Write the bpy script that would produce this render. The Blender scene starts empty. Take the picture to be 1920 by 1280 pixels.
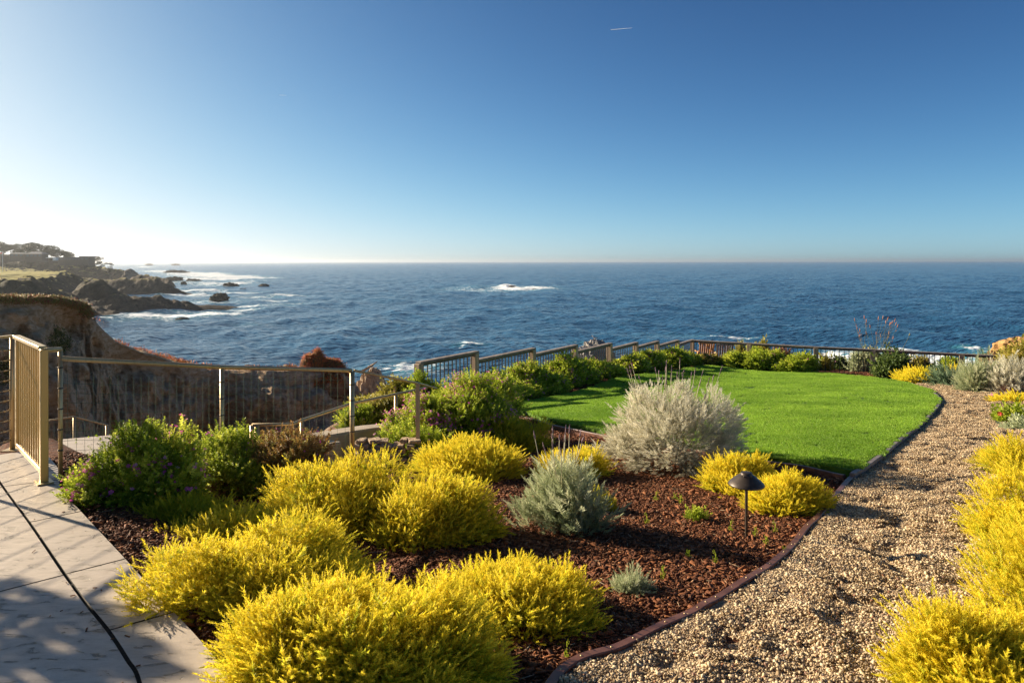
import bpy, bmesh, math, random
import numpy as np
from mathutils import Vector, Matrix, Euler
from mathutils.geometry import delaunay_2d_cdt
random.seed(7)
R = math.radians
sc = bpy.context.scene
COL = sc.collection
# ---------------------------------------------------------------- camera
CZ, F = 1.77, 1280.0
cam_d = bpy.data.cameras.new('camera'); cam = bpy.data.objects.new('camera', cam_d); COL.objects.link(cam)
cam.location = (0, 0, CZ); cam.rotation_euler = (R(90), R(0.07), 0)
cam_d.sensor_width = 36; cam_d.lens = 24; cam_d.shift_y = -150/1920
cam_d.clip_start = 0.05; cam_d.clip_end = 60000
sc.camera = cam
# ---------------------------------------------------------------- light
SUN_AZ, SUN_EL = -63.0, 19.0
w = bpy.data.worlds.new('World'); sc.world = w; w.use_nodes = True
nt = w.node_tree; bg = nt.nodes['Background']
sky = nt.nodes.new('ShaderNodeTexSky'); sky.sky_type = 'NISHITA'; sky.sun_disc = False
sky.sun_elevation = R(SUN_EL); sky.sun_rotation = R(SUN_AZ)
sky.altitude = 0; sky.air_density = 0.4; sky.dust_density = 0.6; sky.ozone_density = 4.0
gm = nt.nodes.new('ShaderNodeGamma'); gm.inputs[1].default_value = 1.6
def vm(op, a, b):
    n = nt.nodes.new('ShaderNodeVectorMath'); n.operation = op
    for i, v in enumerate((a, b)):
        if isinstance(v, tuple): n.inputs[i].default_value = v
        else: nt.links.new(v, n.inputs[i])
    return n.outputs[0]
nt.links.new(sky.outputs[0], gm.inputs[0])
sc_ = vm('MULTIPLY', gm.outputs[0], (0.160, 0.172, 0.132))          # film-like shoulder so the glow round the sun does not clip
den = vm('ADD', vm('MULTIPLY', sc_, (0.8, 0.8, 0.8)), (1.0, 1.0, 1.0))
nt.links.new(vm('MULTIPLY', vm('DIVIDE', sc_, den), (7.257, 7.257, 7.257)), bg.inputs[0]); bg.inputs[1].default_value = 0.06
sd = bpy.data.lights.new('sun', 'SUN'); sd.energy = 5.0; sd.angle = R(0.5); sd.color = (1.0, 0.86, 0.65)
sun = bpy.data.objects.new('sun', sd); COL.objects.link(sun)
SV = Vector((math.sin(R(SUN_AZ))*math.cos(R(SUN_EL)), math.cos(R(SUN_AZ))*math.cos(R(SUN_EL)), math.sin(R(SUN_EL))))
sun.rotation_euler = SV.to_track_quat('Z', 'Y').to_euler(); sun.location = (-20, 10, 20)
sc.view_settings.view_transform = 'Standard'; sc.view_settings.look = 'None'
sc.view_settings.exposure = 1.2; sc.view_settings.gamma = 1.0
cy = sc.cycles
cy.use_denoising = True; cy.max_bounces = 6; cy.diffuse_bounces = 3; cy.glossy_bounces = 3
cy.transmission_bounces = 4; cy.volume_bounces = 0; cy.transparent_max_bounces = 6
cy.caustics_reflective = False; cy.caustics_refractive = False; cy.sample_clamp_indirect = 6
try: cy.volume_step_rate = 4
except Exception: pass
# ---------------------------------------------------------------- numeric helpers
def rng(s): return np.random.default_rng(s)
def _h(ix, iy, iz, s):
    n = (ix*374761393 + iy*668265263 + iz*2147483647 + s*974711) & 0xffffffff
    n = ((n ^ (n >> 13))*1274126177) & 0xffffffff
    return ((n ^ (n >> 16)) & 0xffff)/65535.0
def vnoise(x, y, z=0.0, s=0):
    x = np.asarray(x, float); y = np.asarray(y, float); z = np.zeros_like(x)+z
    ix = np.floor(x).astype(np.int64); iy = np.floor(y).astype(np.int64); iz = np.floor(z).astype(np.int64)
    fx = x-ix; fy = y-iy; fz = z-iz
    fx = fx*fx*(3-2*fx); fy = fy*fy*(3-2*fy); fz = fz*fz*(3-2*fz)
    r = 0
    for a in (0, 1):
        for b in (0, 1):
            for c in (0, 1):
                r = r + _h(ix+a, iy+b, iz+c, s)*(fx if a else 1-fx)*(fy if b else 1-fy)*(fz if c else 1-fz)
    return r*2-1
def fbm(x, y, z=0.0, s=0, o=4, g=0.5, l=2.07):
    r = 0; a = 1.0; f = 1.0
    for k in range(o):
        r = r + a*vnoise(np.asarray(x)*f, np.asarray(y)*f, np.asarray(z)*f, s+k*17); a *= g; f *= l
    return r
def sst(a, b, x):
    t = np.clip((x-a)/(b-a), 0, 1); return t*t*(3-2*t)
def polydist(x, y, P, closed=False, vals=None):
    """distance to polyline, and interpolated values at the nearest point"""
    P = np.asarray(P, float); x = np.asarray(x, float); y = np.asarray(y, float)
    best = np.full(x.shape, 1e9); bv = np.zeros(x.shape)
    n = len(P) if closed else len(P)-1
    for i in range(n):
        a = P[i]; b = P[(i+1) % len(P)]; d = b-a; L = d@d+1e-12
        t = np.clip(((x-a[0])*d[0]+(y-a[1])*d[1])/L, 0, 1)
        q = np.hypot(x-a[0]-t*d[0], y-a[1]-t*d[1]); m = q < best
        best = np.where(m, q, best)
        if vals is not None: bv = np.where(m, vals[i]+(vals[(i+1) % len(P)]-vals[i])*t, bv)
    return (best, bv) if vals is not None else best
def inpoly(x, y, P):
    x = np.asarray(x, float); y = np.asarray(y, float); r = np.zeros(x.shape, bool); n = len(P)
    for i in range(n):
        x1, y1 = P[i]; x2, y2 = P[(i+1) % n]
        if y1 == y2: continue
        c = ((y1 > y) != (y2 > y)) & (x < (x2-x1)*(y-y1)/(y2-y1)+x1); r ^= c
    return r
# ---------------------------------------------------------------- object helpers
def tag(o, label=None, cat=None, group=None, kind=None):
    if label: o['label'] = label
    if cat: o['category'] = cat
    if group: o['group'] = group
    if kind: o['kind'] = kind
    return o
def empty(name, loc=(0, 0, 0), rz=0, label=None, cat=None, group=None):
    o = bpy.data.objects.new(name, None); COL.objects.link(o); o.location = loc; o.rotation_euler = (0, 0, rz)
    o.empty_display_size = 0.1
    return tag(o, label, cat, group)
def mesh_np(name, V, Fs, mat=None, attrs=None, smooth=False):
    V = np.asarray(V, np.float32); Fs = np.asarray(Fs, np.int32); k = Fs.shape[1]
    me = bpy.data.meshes.new(name); me.vertices.add(len(V)); me.vertices.foreach_set('co', V.ravel())
    me.loops.add(Fs.size); me.loops.foreach_set('vertex_index', Fs.ravel())
    me.polygons.add(len(Fs)); me.polygons.foreach_set('loop_start', np.arange(0, Fs.size, k, dtype=np.int32))
    if smooth: me.polygons.foreach_set('use_smooth', np.ones(len(Fs), bool))
    me.update(calc_edges=True)
    for n, a in (attrs or {}).items():
        at = me.attributes.new(n, 'FLOAT', 'POINT'); at.data.foreach_set('value', np.asarray(a, np.float32))
    if mat: me.materials.append(mat)
    return me
def link(name, me, parent=None, loc=None, **kw):
    o = bpy.data.objects.new(name, me); COL.objects.link(o)
    if parent: o.parent = parent
    if loc is not None: o.location = loc
    return tag(o, **kw)
def bm_obj(name, bm, mat, parent=None, smooth=False, bevel=0, loc=None, **kw):
    if bevel:
        bmesh.ops.bevel(bm, geom=[e for e in bm.edges], offset=bevel, segments=1, affect='EDGES', profile=0.7)
    me = bpy.data.meshes.new(name); bm.to_mesh(me); bm.free()
    if smooth:
        for p in me.polygons: p.use_smooth = True
    me.materials.append(mat)
    return link(name, me, parent, loc, **kw)
def box(bm, c, s, rz=0, M=None):
    m = Matrix.Translation(c) @ Matrix.Rotation(rz, 4, 'Z') @ Matrix.Diagonal((s[0], s[1], s[2], 1))
    if M is not None: m = M @ m
    bmesh.ops.create_cube(bm, size=1, matrix=m)
def bar(bm, a, b, wd, ht):
    """box beam from a to b, wd across, ht high"""
    a = Vector(a); b = Vector(b); d = (b-a); L = d.length; d.normalize()
    side = d.cross(Vector((0, 0, 1)))
    if side.length < 1e-4: side = Vector((1, 0, 0))
    side.normalize(); up = side.cross(d)
    m = Matrix((side, d, up)).transposed().to_4x4(); m.translation = (a+b)/2
    bmesh.ops.create_cube(bm, size=1, matrix=m @ Matrix.Diagonal((wd, L, ht, 1)))
def tube(bm, pts, r, seg=8, r2=None, cap=True):
    pts = [Vector(p) for p in pts]; n = len(pts); rings = []
    for i, p in enumerate(pts):
        d = (pts[min(i+1, n-1)]-pts[max(i-1, 0)]).normalized()
        s = d.cross(Vector((0, 0, 1)))
        if s.length < 1e-3: s = Vector((1, 0, 0))
        s.normalize(); u = s.cross(d)
        rr = r if r2 is None else r+(r2-r)*i/max(1, n-1)
        rings.append([bm.verts.new(p+(s*math.cos(2*math.pi*k/seg)+u*math.sin(2*math.pi*k/seg))*rr) for k in range(seg)])
    for i in range(n-1):
        for k in range(seg):
            f = bm.faces.new((rings[i][k], rings[i][(k+1) % seg], rings[i+1][(k+1) % seg], rings[i+1][k])); f.smooth = True
    if cap:
        bm.faces.new(rings[0][::-1]); bm.faces.new(rings[-1])
def lathe(bm, prof, seg=24, c=(0, 0, 0)):
    rings = [[bm.verts.new((c[0]+r*math.cos(2*math.pi*k/seg), c[1]+r*math.sin(2*math.pi*k/seg), c[2]+z)) for k in range(seg)] for r, z in prof]
    for i in range(len(prof)-1):
        for k in range(seg):
            f = bm.faces.new((rings[i][k], rings[i][(k+1) % seg], rings[i+1][(k+1) % seg], rings[i+1][k])); f.smooth = True
def grid_faces(nr, nc):
    i = np.arange(nr-1)[:, None]*nc+np.arange(nc-1)[None, :]
    return np.stack([i, i+1, i+nc+1, i+nc], -1).reshape(-1, 4)
# ---------------------------------------------------------------- material helpers
class M:
    def __init__(s, name):
        s.m = bpy.data.materials.new(name); s.m.use_nodes = True; s.t = s.m.node_tree
        s.b = s.t.nodes['Principled BSDF']; s.out = s.t.nodes['Material Output']
    def n(s, typ, **kw):
        nd = s.t.nodes.new('ShaderNode'+typ)
        for k, v in kw.items():
            if k.startswith('i_'):
                key = k[2:].replace('_', ' '); nd.inputs[int(key) if key.isdigit() else key].default_value = v
            else: setattr(nd, k, v)
        return nd
    def l(s, a, b): s.t.links.new(a, b)
    def coord(s, scale=(1, 1, 1), rot=(0, 0, 0), kind='Object'):
        tc = s.n('TexCoord'); mp = s.n('Mapping'); mp.inputs['Scale'].default_value = scale; mp.inputs['Rotation'].default_value = rot
        s.l(tc.outputs[kind], mp.inputs[0]); return mp.outputs[0]
    def noise(s, v, scale, detail=4, rough=0.55, dist=0.0):
        nd = s.n('TexNoise'); nd.inputs['Scale'].default_value = scale; nd.inputs['Detail'].default_value = detail
        nd.inputs['Roughness'].default_value = rough; nd.inputs['Distortion'].default_value = dist
        if v is not None: s.l(v, nd.inputs['Vector'])
        return nd.outputs['Fac']
    def ramp(s, f, stops, interp='LINEAR'):
        nd = s.n('ValToRGB'); cr = nd.color_ramp; cr.interpolation = interp
        while len(cr.elements) < len(stops): cr.elements.new(0.5)
        for e, (p, c) in zip(cr.elements, stops):
            e.position = p; e.color = (*c, 1) if len(c) == 3 else c
        s.l(f, nd.inputs[0]); return nd.outputs[0]
    def mix(s, f, a, b, mode='MIX'):
        nd = s.n('Mix', data_type='RGBA', blend_type=mode)
        for sock, v in ((nd.inputs[0], f), (nd.inputs[6], a), (nd.inputs[7], b)):
            if isinstance(v, (int, float)): sock.default_value = v
            elif isinstance(v, tuple): sock.default_value = (*v, 1)
            else: s.l(v, sock)
        return nd.outputs[2]
    def math(s, op, a, b=None):
        nd = s.n('Math', operation=op)
        for sock, v in ((nd.inputs[0], a), (nd.inputs[1], b)):
            if v is None: continue
            if isinstance(v, (int, float)): sock.default_value = v
            else: s.l(v, sock)
        return nd.outputs[0]
    def attr(s, name):
        nd = s.n('Attribute', attribute_name=name); return nd.outputs['Fac']
    def bump(s, h, strength=0.5, dist=0.02, nrm=None):
        nd = s.n('Bump'); nd.inputs['Strength'].default_value = strength; nd.inputs['Distance'].default_value = dist
        s.l(h, nd.inputs['Height'])
        if nrm is not None: s.l(nrm, nd.inputs['Normal'])
        return nd.outputs[0]
    def set(s, col=None, rough=None, nrm=None, metal=None, spec=None):
        if col is not None:
            if isinstance(col, tuple): s.b.inputs['Base Color'].default_value = (*col, 1)
            else: s.l(col, s.b.inputs['Base Color'])
        if rough is not None:
            if isinstance(rough, (int, float)): s.b.inputs['Roughness'].default_value = rough
            else: s.l(rough, s.b.inputs['Roughness'])
        if nrm is not None: s.l(nrm, s.b.inputs['Normal'])
        if metal is not None: s.b.inputs['Metallic'].default_value = metal
        if spec is not None: s.b.inputs['Specular IOR Level'].default_value = spec
        return s.m
def leaf_mat(name, a, b, tip=None, transl=0.35, rough=0.55, spec=0.3, c=None):
    m = M(name); v = m.attr('var')
    col = m.ramp(v, [(0.0, a), (0.6, b), (1.0, c or b)])
    if tip: col = m.mix(m.attr('tip'), col, tip)
    m.set(col, rough, spec=spec)
    tr = m.n('BsdfTranslucent'); m.l(col, tr.inputs[0])
    mx = m.n('MixShader'); mx.inputs[0].default_value = transl
    m.l(m.b.outputs[0], mx.inputs[1]); m.l(tr.outputs[0], mx.inputs[2]); m.l(mx.outputs[0], m.out.inputs[0])
    return m.m
def plain(name, a, b=None, scale=20, rough=0.7, bump=0.0, metal=0, spec=0.5, stretch=(1, 1, 1)):
    m = M(name); v = m.coord(stretch); f = m.noise(v, scale, 5)
    col = m.ramp(f, [(0.3, a), (0.7, b or a)])
    m.set(col, rough, metal=metal, spec=spec)
    if bump: m.set(nrm=m.bump(f, 0.6, bump))
    return m.m
# ---------------------------------------------------------------- terrain functions
def smooth_curve(P, n=12):
    P = [np.array(p, float) for p in P]; out = []
    for i in range(len(P)-1):
        p0 = P[max(i-1, 0)]; p1 = P[i]; p2 = P[i+1]; p3 = P[min(i+2, len(P)-1)]
        for k in range(n):
            t = k/n
            out.append(0.5*((2*p1)+(-p0+p2)*t+(2*p0-5*p1+4*p2-p3)*t*t+(-p0+3*p1-3*p2+p3)*t**3))
    out.append(P[-1]); return np.array(out)
def onz(px, py, z):
    Y = F*(CZ-z)/(py-490.0); return ((px-960)/F*Y, Y)
OUTER_PX = [(93, 905), (113, 914), (151, 957), (192, 1001), (234, 1046), (268, 1084), (299, 1122), (325, 1146), (364, 1187), (412, 1242), (443, 1280)]
OUTER = [(-5.0, 7.05), (-4.3, 6.3), (-3.85, 5.8)]+[onz(a, b, 0) for a, b in OUTER_PX[1:]]+[(-0.72, 2.3), (-0.1, 1.65), (0.7, 1.1), (1.7, 0.8), (3.2, 0.65)]
GROOVE_PX = [(7, 910), (33, 945), (57, 977), (91, 1026), (124, 1074), (165, 1129), (206, 1179), (241, 1232), (266, 1280)]
GROOVE = [(-5.35, 6.75), (-4.7, 6.1)]+[onz(a, b, 0) for a, b in GROOVE_PX]+[(-1.12, 2.22), (-0.5, 1.4), (0.35, 0.78), (1.6, 0.42), (3.2, 0.28)]
PLATEAU = [(-8.5, -40), (-8.5, 3), (-7.6, 7), (-6.4, 9.5), (-5.0, 11.4), (-3.6, 12.6), (-3.2, 13.4), (-1.2, 16.6), (5.4, 27.3), (7.6, 30.6), (12, 30.2), (17, 27.4), (24, 26.5), (48, 24), (70, -40)]
def gz(x, y):
    x = np.asarray(x, float); y = np.asarray(y, float)
    z = 0.2-0.1*np.maximum(y, 2.8)
    # the lower path and steps behind the wire fence
    lo = sst(-0.9, -2.3, x+0.36*(y-9))*sst(7.0, 8.4, y)
    z = z-0.38*lo
    lo2 = sst(-3.9, -5.2, x)*sst(5.9, 7.5, y); z = z-0.7*lo2
    z = z+0.22*sst(3.6, 0.8, polydist(x, y, [(2.0, 19.2), (4.6, 23.2), (5.6, 24.6)]))
    d = polydist(x, y, OUTER)
    wgt = sst(1.0, 0.12, d); z = z*(1-wgt)+(-0.055)*wgt*1.0+0.0*z
    return z
def terr(x, y):
    x = np.asarray(x, float); y = np.asarray(y, float)
    z = gz(x, y); ins = inpoly(x, y, PLATEAU); d = polydist(x, y, PLATEAU, True)
    d = np.where(ins, 0, d)
    dn = np.maximum(0, d+1.2*fbm(x*.35, y*.35, 0, 3, 4)*sst(0, 2, d))
    drop = 0.35*np.minimum(dn, 1.5)+np.maximum(0, dn-1.2)*1.5
    z = z-drop+sst(1, 3, d)*fbm(x*.8, y*.8, 0, 9, 4)*0.5
    return np.maximum(z, -18)
def ground_at(px, py, f=gz, off=0.0):
    Y = 8.0
    for _ in range(40):
        X = (px-960)/F*Y; Yn = F*(CZ-float(f(X, Y))-off)/(py-490.0); Y = 0.5*Y+0.5*Yn
    return ((px-960)/F*Y, Y)
SEA = -14.23
# ================================================================ SETTING
# ---- ground sheet (garden soil, bluff and its cliffs down to the sea)
m = M('soil'); v = m.coord()
n1 = m.noise(v, 3, 6, 0.6); n2 = m.noise(v, 40, 5, 0.65)
geo = m.n('NewGeometry'); sep = m.n('SeparateXYZ'); m.l(geo.outputs['Normal'], sep.inputs[0])
bark = m.ramp(n2, [(0.25, (0.035, 0.012, 0.006)), (0.5, (0.11, 0.035, 0.014)), (0.75, (0.2, 0.075, 0.03))])
rock = m.ramp(n1, [(0.3, (0.09, 0.06, 0.04)), (0.55, (0.24, 0.17, 0.11)), (0.75, (0.34, 0.26, 0.18))])
fz = m.ramp(sep.outputs[2], [(0.80, (0, 0, 0)), (0.93, (1, 1, 1))])
M_SOIL = m.set(m.mix(fz, rock, bark), 0.9, m.bump(n2, 0.8, 0.02), spec=0.2)
xs = np.concatenate([np.linspace(-70, -9, 40)[:-1], np.arange(-9, 17, 0.14), np.linspace(17, 70, 50)[1:]])
ys = np.concatenate([np.linspace(-40, 0, 20)[:-1], np.arange(0, 33, 0.14), np.linspace(33, 50, 40)[1:]])
gx, gy = np.meshgrid(xs, ys)
gzv = terr(gx, gy)+0.012*fbm(gx*3, gy*3, 0, 5, 3)*sst(0.1, 0.5, polydist(gx, gy, OUTER))
POLY_PATIO = [(-5.2, 6.6)]+GROOVE[2:]+[(3.2, -3), (-6.6, -3), (-6.6, 2)]
PAT_ALL = [(-5.6, 6.9)]+OUTER+[(3.2, -3), (-6.6, -3), (-6.6, 2)]
gzv = np.where(inpoly(gx, gy, PAT_ALL), np.minimum(gzv, -0.12), gzv)
gzv = gzv-0.13*(inpoly(gx, gy, [(0.3, 2.3), (1.9, 3.6), (3.2, 6.0), (4.6, 8.2), (8.5, 13.6), (10.6, 17.5), (14.5, 20.6), (16, 20), (11, 12), (6, 5), (3.8, 1.5), (1.2, 1.6)]))
me = mesh_np('ground', np.stack([gx, gy, gzv], -1).reshape(-1, 3), grid_faces(len(ys), len(xs)), M_SOIL, smooth=True)
link('ground', me, kind='structure')

def flat_region(name, poly, zf, mat, step, kind=None, jitter=0.0, skirt=0.0, **kw):
    """fill a polygon with a fine draped sheet"""
    P = [Vector((float(a), float(b))) for a, b in poly]
    A = np.array([[p.x, p.y] for p in P]); x0, y0 = A.min(0); x1, y1 = A.max(0)
    X, Y = np.meshgrid(np.arange(x0, x1, step), np.arange(y0, y1, step)); X = X.ravel(); Y = Y.ravel()
    r = rng(3); X = X+r.uniform(-.3, .3, X.shape)*step; Y = Y+r.uniform(-.3, .3, X.shape)*step
    k = inpoly(X, Y, A) & (polydist(X, Y, A, True) > step*0.5)
    pts = P+[Vector((float(a), float(b))) for a, b in zip(X[k], Y[k])]
    n = len(P); out = delaunay_2d_cdt(pts, [], [list(range(n))], 1, 1e-5)
    vs = np.array([[q.x, q.y] for q in out[0]]); z = zf(vs[:, 0], vs[:, 1])
    V = [tuple(q) for q in np.column_stack([vs, z])]; Fc = [list(f) for f in out[2]]
    if skirt:
        b = len(V); V += [(p.x, p.y, float(zf(np.array([p.x]), np.array([p.y]))[0])) for p in P]
        V += [(p.x, p.y, V[b+i][2]-skirt) for i, p in enumerate(P)]
        Fc += [[b+i, b+(i+1) % n, b+n+(i+1) % n, b+n+i] for i in range(n)]
    me = bpy.data.meshes.new(name); me.from_pydata(V, [], Fc); me.update()
    for p in me.polygons: p.use_smooth = True
    me.materials.append(mat)
    return link(name, me, kind=kind, **kw)

def GP(px, py): return ground_at(px, py)
# ---- curves on the ground
EDGE_PX = [(1046, 1280), (1168, 1224), (1290, 1165), (1335, 1140), (1412, 1092), (1470, 1050), (1512, 1000), (1543, 967), (1590, 909), (1617, 891), (1656, 862), (1695, 828), (1727, 803), (1747, 781), (1761, 763), (1759, 751), (1740, 736), (1712, 727)]
EDGE = smooth_curve([(0.0, 2.35)]+[GP(a, b) for a, b in EDGE_PX], 8)
LAWN_PX = [(1585, 896), (1617, 878), (1656, 850), (1695, 815), (1727, 790), (1745, 772), (1756, 760), (1757, 750), (1738, 735), (1710, 726), (1672, 718), (1635, 713), (1560, 705), (1522, 700), (1462, 697), (1405, 693), (1355, 690), (1315, 690), (1255, 697), (1180, 708), (1160, 713), (1110, 728), (1060, 738), (997, 753), (972, 765), (977, 776), (1010, 789), (1060, 803), (1120, 815), (1250, 838), (1385, 858), (1432, 867), (1512, 880)]
FLA, FLB = np.array([-1.82, 13.32]), np.array([7.13, 27.0])
BKL = [(7.13, 27.0), (8.98, 25.85), (11.0, 24.75), (12.67, 23.97), (15.1, 22.9)]
def keep_in(p):
    X, Y = p; k = X/Y
    for _ in range(400):
        d = FLB-FLA; d = d/np.linalg.norm(d); s1 = (X-FLA[0])*d[1]-(Y-FLA[1])*d[0]      # distance right of the stepped fence
        s2 = min((np.hypot(*(np.array([X, Y])-np.array(q))) for q in BKL)); yb = np.interp(X, [q[0] for q in BKL], [q[1] for q in BKL])
        if s1 > 1.25 and Y < yb-(1.35 if X < 10.9 else .25): break
        Y -= .04; X = k*Y
    return (X, Y)
def offset_line(L, o):
    L = np.asarray(L); d = np.gradient(L, axis=0); d /= np.linalg.norm(d, axis=1, keepdims=True); return L+np.stack([-d[:, 1], d[:, 0]], -1)*o
i_l = int(np.argmin(np.hypot(*(EDGE-np.array(GP(1600, 902))).T)))+2
rest = smooth_curve([keep_in(GP(a, b)) for a, b in LAWN_PX[9:]]+[GP(1578, 894)], 5)
LAWN = np.concatenate([offset_line(EDGE[i_l:], .034), rest[2:]])
FRONT_EDGE = smooth_curve([GP(a, b) for a, b in [(962, 765), (972, 783), (1008, 795), (1060, 809), (1120, 821), (1250, 844), (1385, 864), (1432, 873), (1512, 886), (1583, 902)]], 6)
eb = [tuple(p) for p in EDGE]
PATH = eb+[GP(1655, 716), GP(1690, 712), GP(1755, 718), GP(1830, 729), GP(1900, 742), (11.0, 13.5), (9.0, 11.0), (7.0, 8.0), (5.6, 6.0), (4.6, 4.4), (3.9, 3.2), (3.7, 2.2), (3.4, 1.2), (1.2, 1.6)]
def z_path(x, y):
    x = np.asarray(x, float); y = np.asarray(y, float)
    d = polydist(x, y, eb)
    a = 0.022*fbm(x*3.3, y*3.3, 0, 21, 3, 0.55)+0.02*np.minimum(0, fbm(x*5.5+3, y*4.2, 0, 27, 2))
    pit = np.maximum(0, vnoise(x*5.6, y*6.0, 0, 29)-.35)+np.maximum(0, vnoise(x*8.3+9, y*9.1, 0, 35)-.42)*.8
    return gz(x, y)+0.035+(a*1.0-0.085*pit)*sst(0.05, 0.35, d)
def z_lawn(x, y):
    return gz(x, y)+0.085+0.006*fbm(np.asarray(x)*1.4, np.asarray(y)*1.4, 0, 31, 3)
m = M('gravel_fines'); v = m.coord(); n2 = m.noise(v, 90, 4, 0.7); vo = m.n('TexVoronoi', feature='F1'); vo.inputs['Scale'].default_value = 75; m.l(v, vo.inputs['Vector'])
m.set(m.mix(m.ramp(vo.outputs['Color'], [(0.2, (0, 0, 0)), (0.9, (1, 1, 1))]), (0.18, 0.12, 0.07), (0.52, 0.39, 0.24)), 0.85, m.bump(vo.outputs['Distance'], 0.8, -0.01), spec=0.2)
M_FINES = m.m
flat_region('gravel_path', PATH, z_path, M_FINES, 0.075, kind='structure')
m = M('turf_base'); v = m.coord((1, 1, 1)); n2 = m.noise(v, 2.2, 5, 0.65)
m.set(m.ramp(n2, [(0.3, (0.05, 0.11, 0.010)), (0.7, (0.10, 0.18, 0.018))]), 0.8, spec=0.15)
M_TURF0 = m.m
flat_region('lawn_base', LAWN, z_lawn, M_TURF0, 0.25, kind='structure', skirt=0.12)

# ---- scatter of small clumps with geometry nodes (gravel, bark, turf)
def gn_scatter(name, pts, rot, scl, idx, variants, kind='stuff', label=None):
    V = np.asarray(pts, np.float32); me = bpy.data.meshes.new(name); me.vertices.add(len(V)); me.vertices.foreach_set('co', V.ravel())
    a = me.attributes.new('rotv', 'FLOAT_VECTOR', 'POINT'); a.data.foreach_set('vector', np.asarray(rot, np.float32).ravel())
    a = me.attributes.new('sclv', 'FLOAT', 'POINT'); a.data.foreach_set('value', np.asarray(scl, np.float32))
    a = me.attributes.new('idxv', 'INT', 'POINT'); a.data.foreach_set('value', np.asarray(idx, np.int32))
    o = link(name, me, kind=kind, label=label)
    c = bpy.data.collections.new(name+'_variants')
    for i, mm in enumerate(variants):
        ob = bpy.data.objects.new('%s_clump_%02d' % (name, i), mm); c.objects.link(ob)
    g = bpy.data.node_groups.new(name, 'GeometryNodeTree')
    g.interface.new_socket('Geometry', in_out='INPUT', socket_type='NodeSocketGeometry')
    g.interface.new_socket('Geometry', in_out='OUTPUT', socket_type='NodeSocketGeometry')
    N = g.nodes; gi = N.new('NodeGroupInput'); go = N.new('NodeGroupOutput')
    ci = N.new('GeometryNodeCollectionInfo'); ci.inputs['Collection'].default_value = c
    ci.inputs['Separate Children'].default_value = True; ci.inputs['Reset Children'].default_value = True
    ip = N.new('GeometryNodeInstanceOnPoints'); ip.inputs['Pick Instance'].default_value = True
    def at(nm, ty):
        q = N.new('GeometryNodeInputNamedAttribute'); q.data_type = ty; q.inputs['Name'].default_value = nm
        return [s for s in q.outputs if s.enabled and s.name == 'Attribute'][0]
    mp = N.new('GeometryNodeMeshToPoints')
    g.links.new(gi.outputs[0], mp.inputs['Mesh']); g.links.new(mp.outputs[0], ip.inputs['Points'])
    g.links.new(ci.outputs[0], ip.inputs['Instance'])
    g.links.new(at('idxv', 'INT'), ip.inputs['Instance Index'])
    er = N.new('FunctionNodeEulerToRotation'); g.links.new(at('rotv', 'FLOAT_VECTOR'), er.inputs[0])
    g.links.new(er.outputs[0], ip.inputs['Rotation']); g.links.new(at('sclv', 'FLOAT'), ip.inputs['Scale'])
    g.links.new(ip.outputs[0], go.inputs[0])
    md = o.modifiers.new('scatter', 'NODES'); md.node_group = g
    return o
def rand_rot(n, r, tilt=0.0):
    """random orthonormal 3x3 per instance; tilt=None: any rotation, else upright with small tilt"""
    a = r.uniform(0, 2*np.pi, n); ca, sa = np.cos(a), np.sin(a); Z = np.zeros(n); O = np.ones(n)
    Rz = np.stack([ca, -sa, Z, sa, ca, Z, Z, Z, O], -1).reshape(-1, 3, 3)
    b = r.uniform(0, 2*np.pi, n); t = r.normal(0, 1, n)*(tilt if tilt else 0) if tilt is not None else r.uniform(-np.pi, np.pi, n)
    kx, ky = np.cos(b), np.sin(b); c, s = np.cos(t), np.sin(t)
    Rt = np.stack([c+kx*kx*(1-c), kx*ky*(1-c), ky*s, kx*ky*(1-c), c+ky*ky*(1-c), -kx*s, -ky*s, kx*s, c], -1).reshape(-1, 3, 3)
    return Rt @ Rz
def stamp(TV, TF, Rm, S, P):
    """copies of a template: rotation Rm (n,3,3), scale S (n,) or (n,3), position P (n,3)"""
    n = len(P); S = np.asarray(S, float); S = S[:, None] if S.ndim == 1 else S
    V = np.einsum('nij,nvj->nvi', Rm, TV[None]*S[:, None, :])+P[:, None, :]
    Fc = (TF[None]+(np.arange(n)*len(TV))[:, None, None]).reshape(-1, TF.shape[1])
    return V.reshape(-1, 3), Fc
# pebbles
def jitter_ball(r, sub=0):
    t = np.array([(1, 0, 0), (-1, 0, 0), (0, 1, 0), (0, -1, 0), (0, 0, 1), (0, 0, -1)], float)
    f = np.array([(0, 2, 4), (2, 1, 4), (1, 3, 4), (3, 0, 4), (2, 0, 5), (1, 2, 5), (3, 1, 5), (0, 3, 5)])
    Vv = list(t); nf = []; cache = {}
    def mid(a, b):
        k = (min(a, b), max(a, b))
        if k not in cache:
            q = (Vv[a]+Vv[b])/2; Vv.append(q/np.linalg.norm(q)); cache[k] = len(Vv)-1
        return cache[k]
    for a, b, c in f:
        ab, bc, ca = mid(a, b), mid(b, c), mid(c, a); nf += [(a, ab, ca), (b, bc, ab), (c, ca, bc), (ab, bc, ca)]
    Vv = np.array(Vv); Vv = Vv*(1+r.uniform(-.18, .18, (len(Vv), 1)))
    return Vv, np.array(nf)
m = M('pebble'); va = m.attr('var'); oi = m.n('ObjectInfo')
c1 = m.ramp(va, [(0.0, (0.14, 0.09, 0.055)), (0.25, (0.36, 0.245, 0.125)), (0.6, (0.56, 0.40, 0.22)), (0.85, (0.68, 0.54, 0.34)), (0.93, (0.22, 0.18, 0.15)), (1.0, (0.36, 0.15, 0.07))])
M_PEB = m.set(c1, 0.65, spec=0.35)
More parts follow.
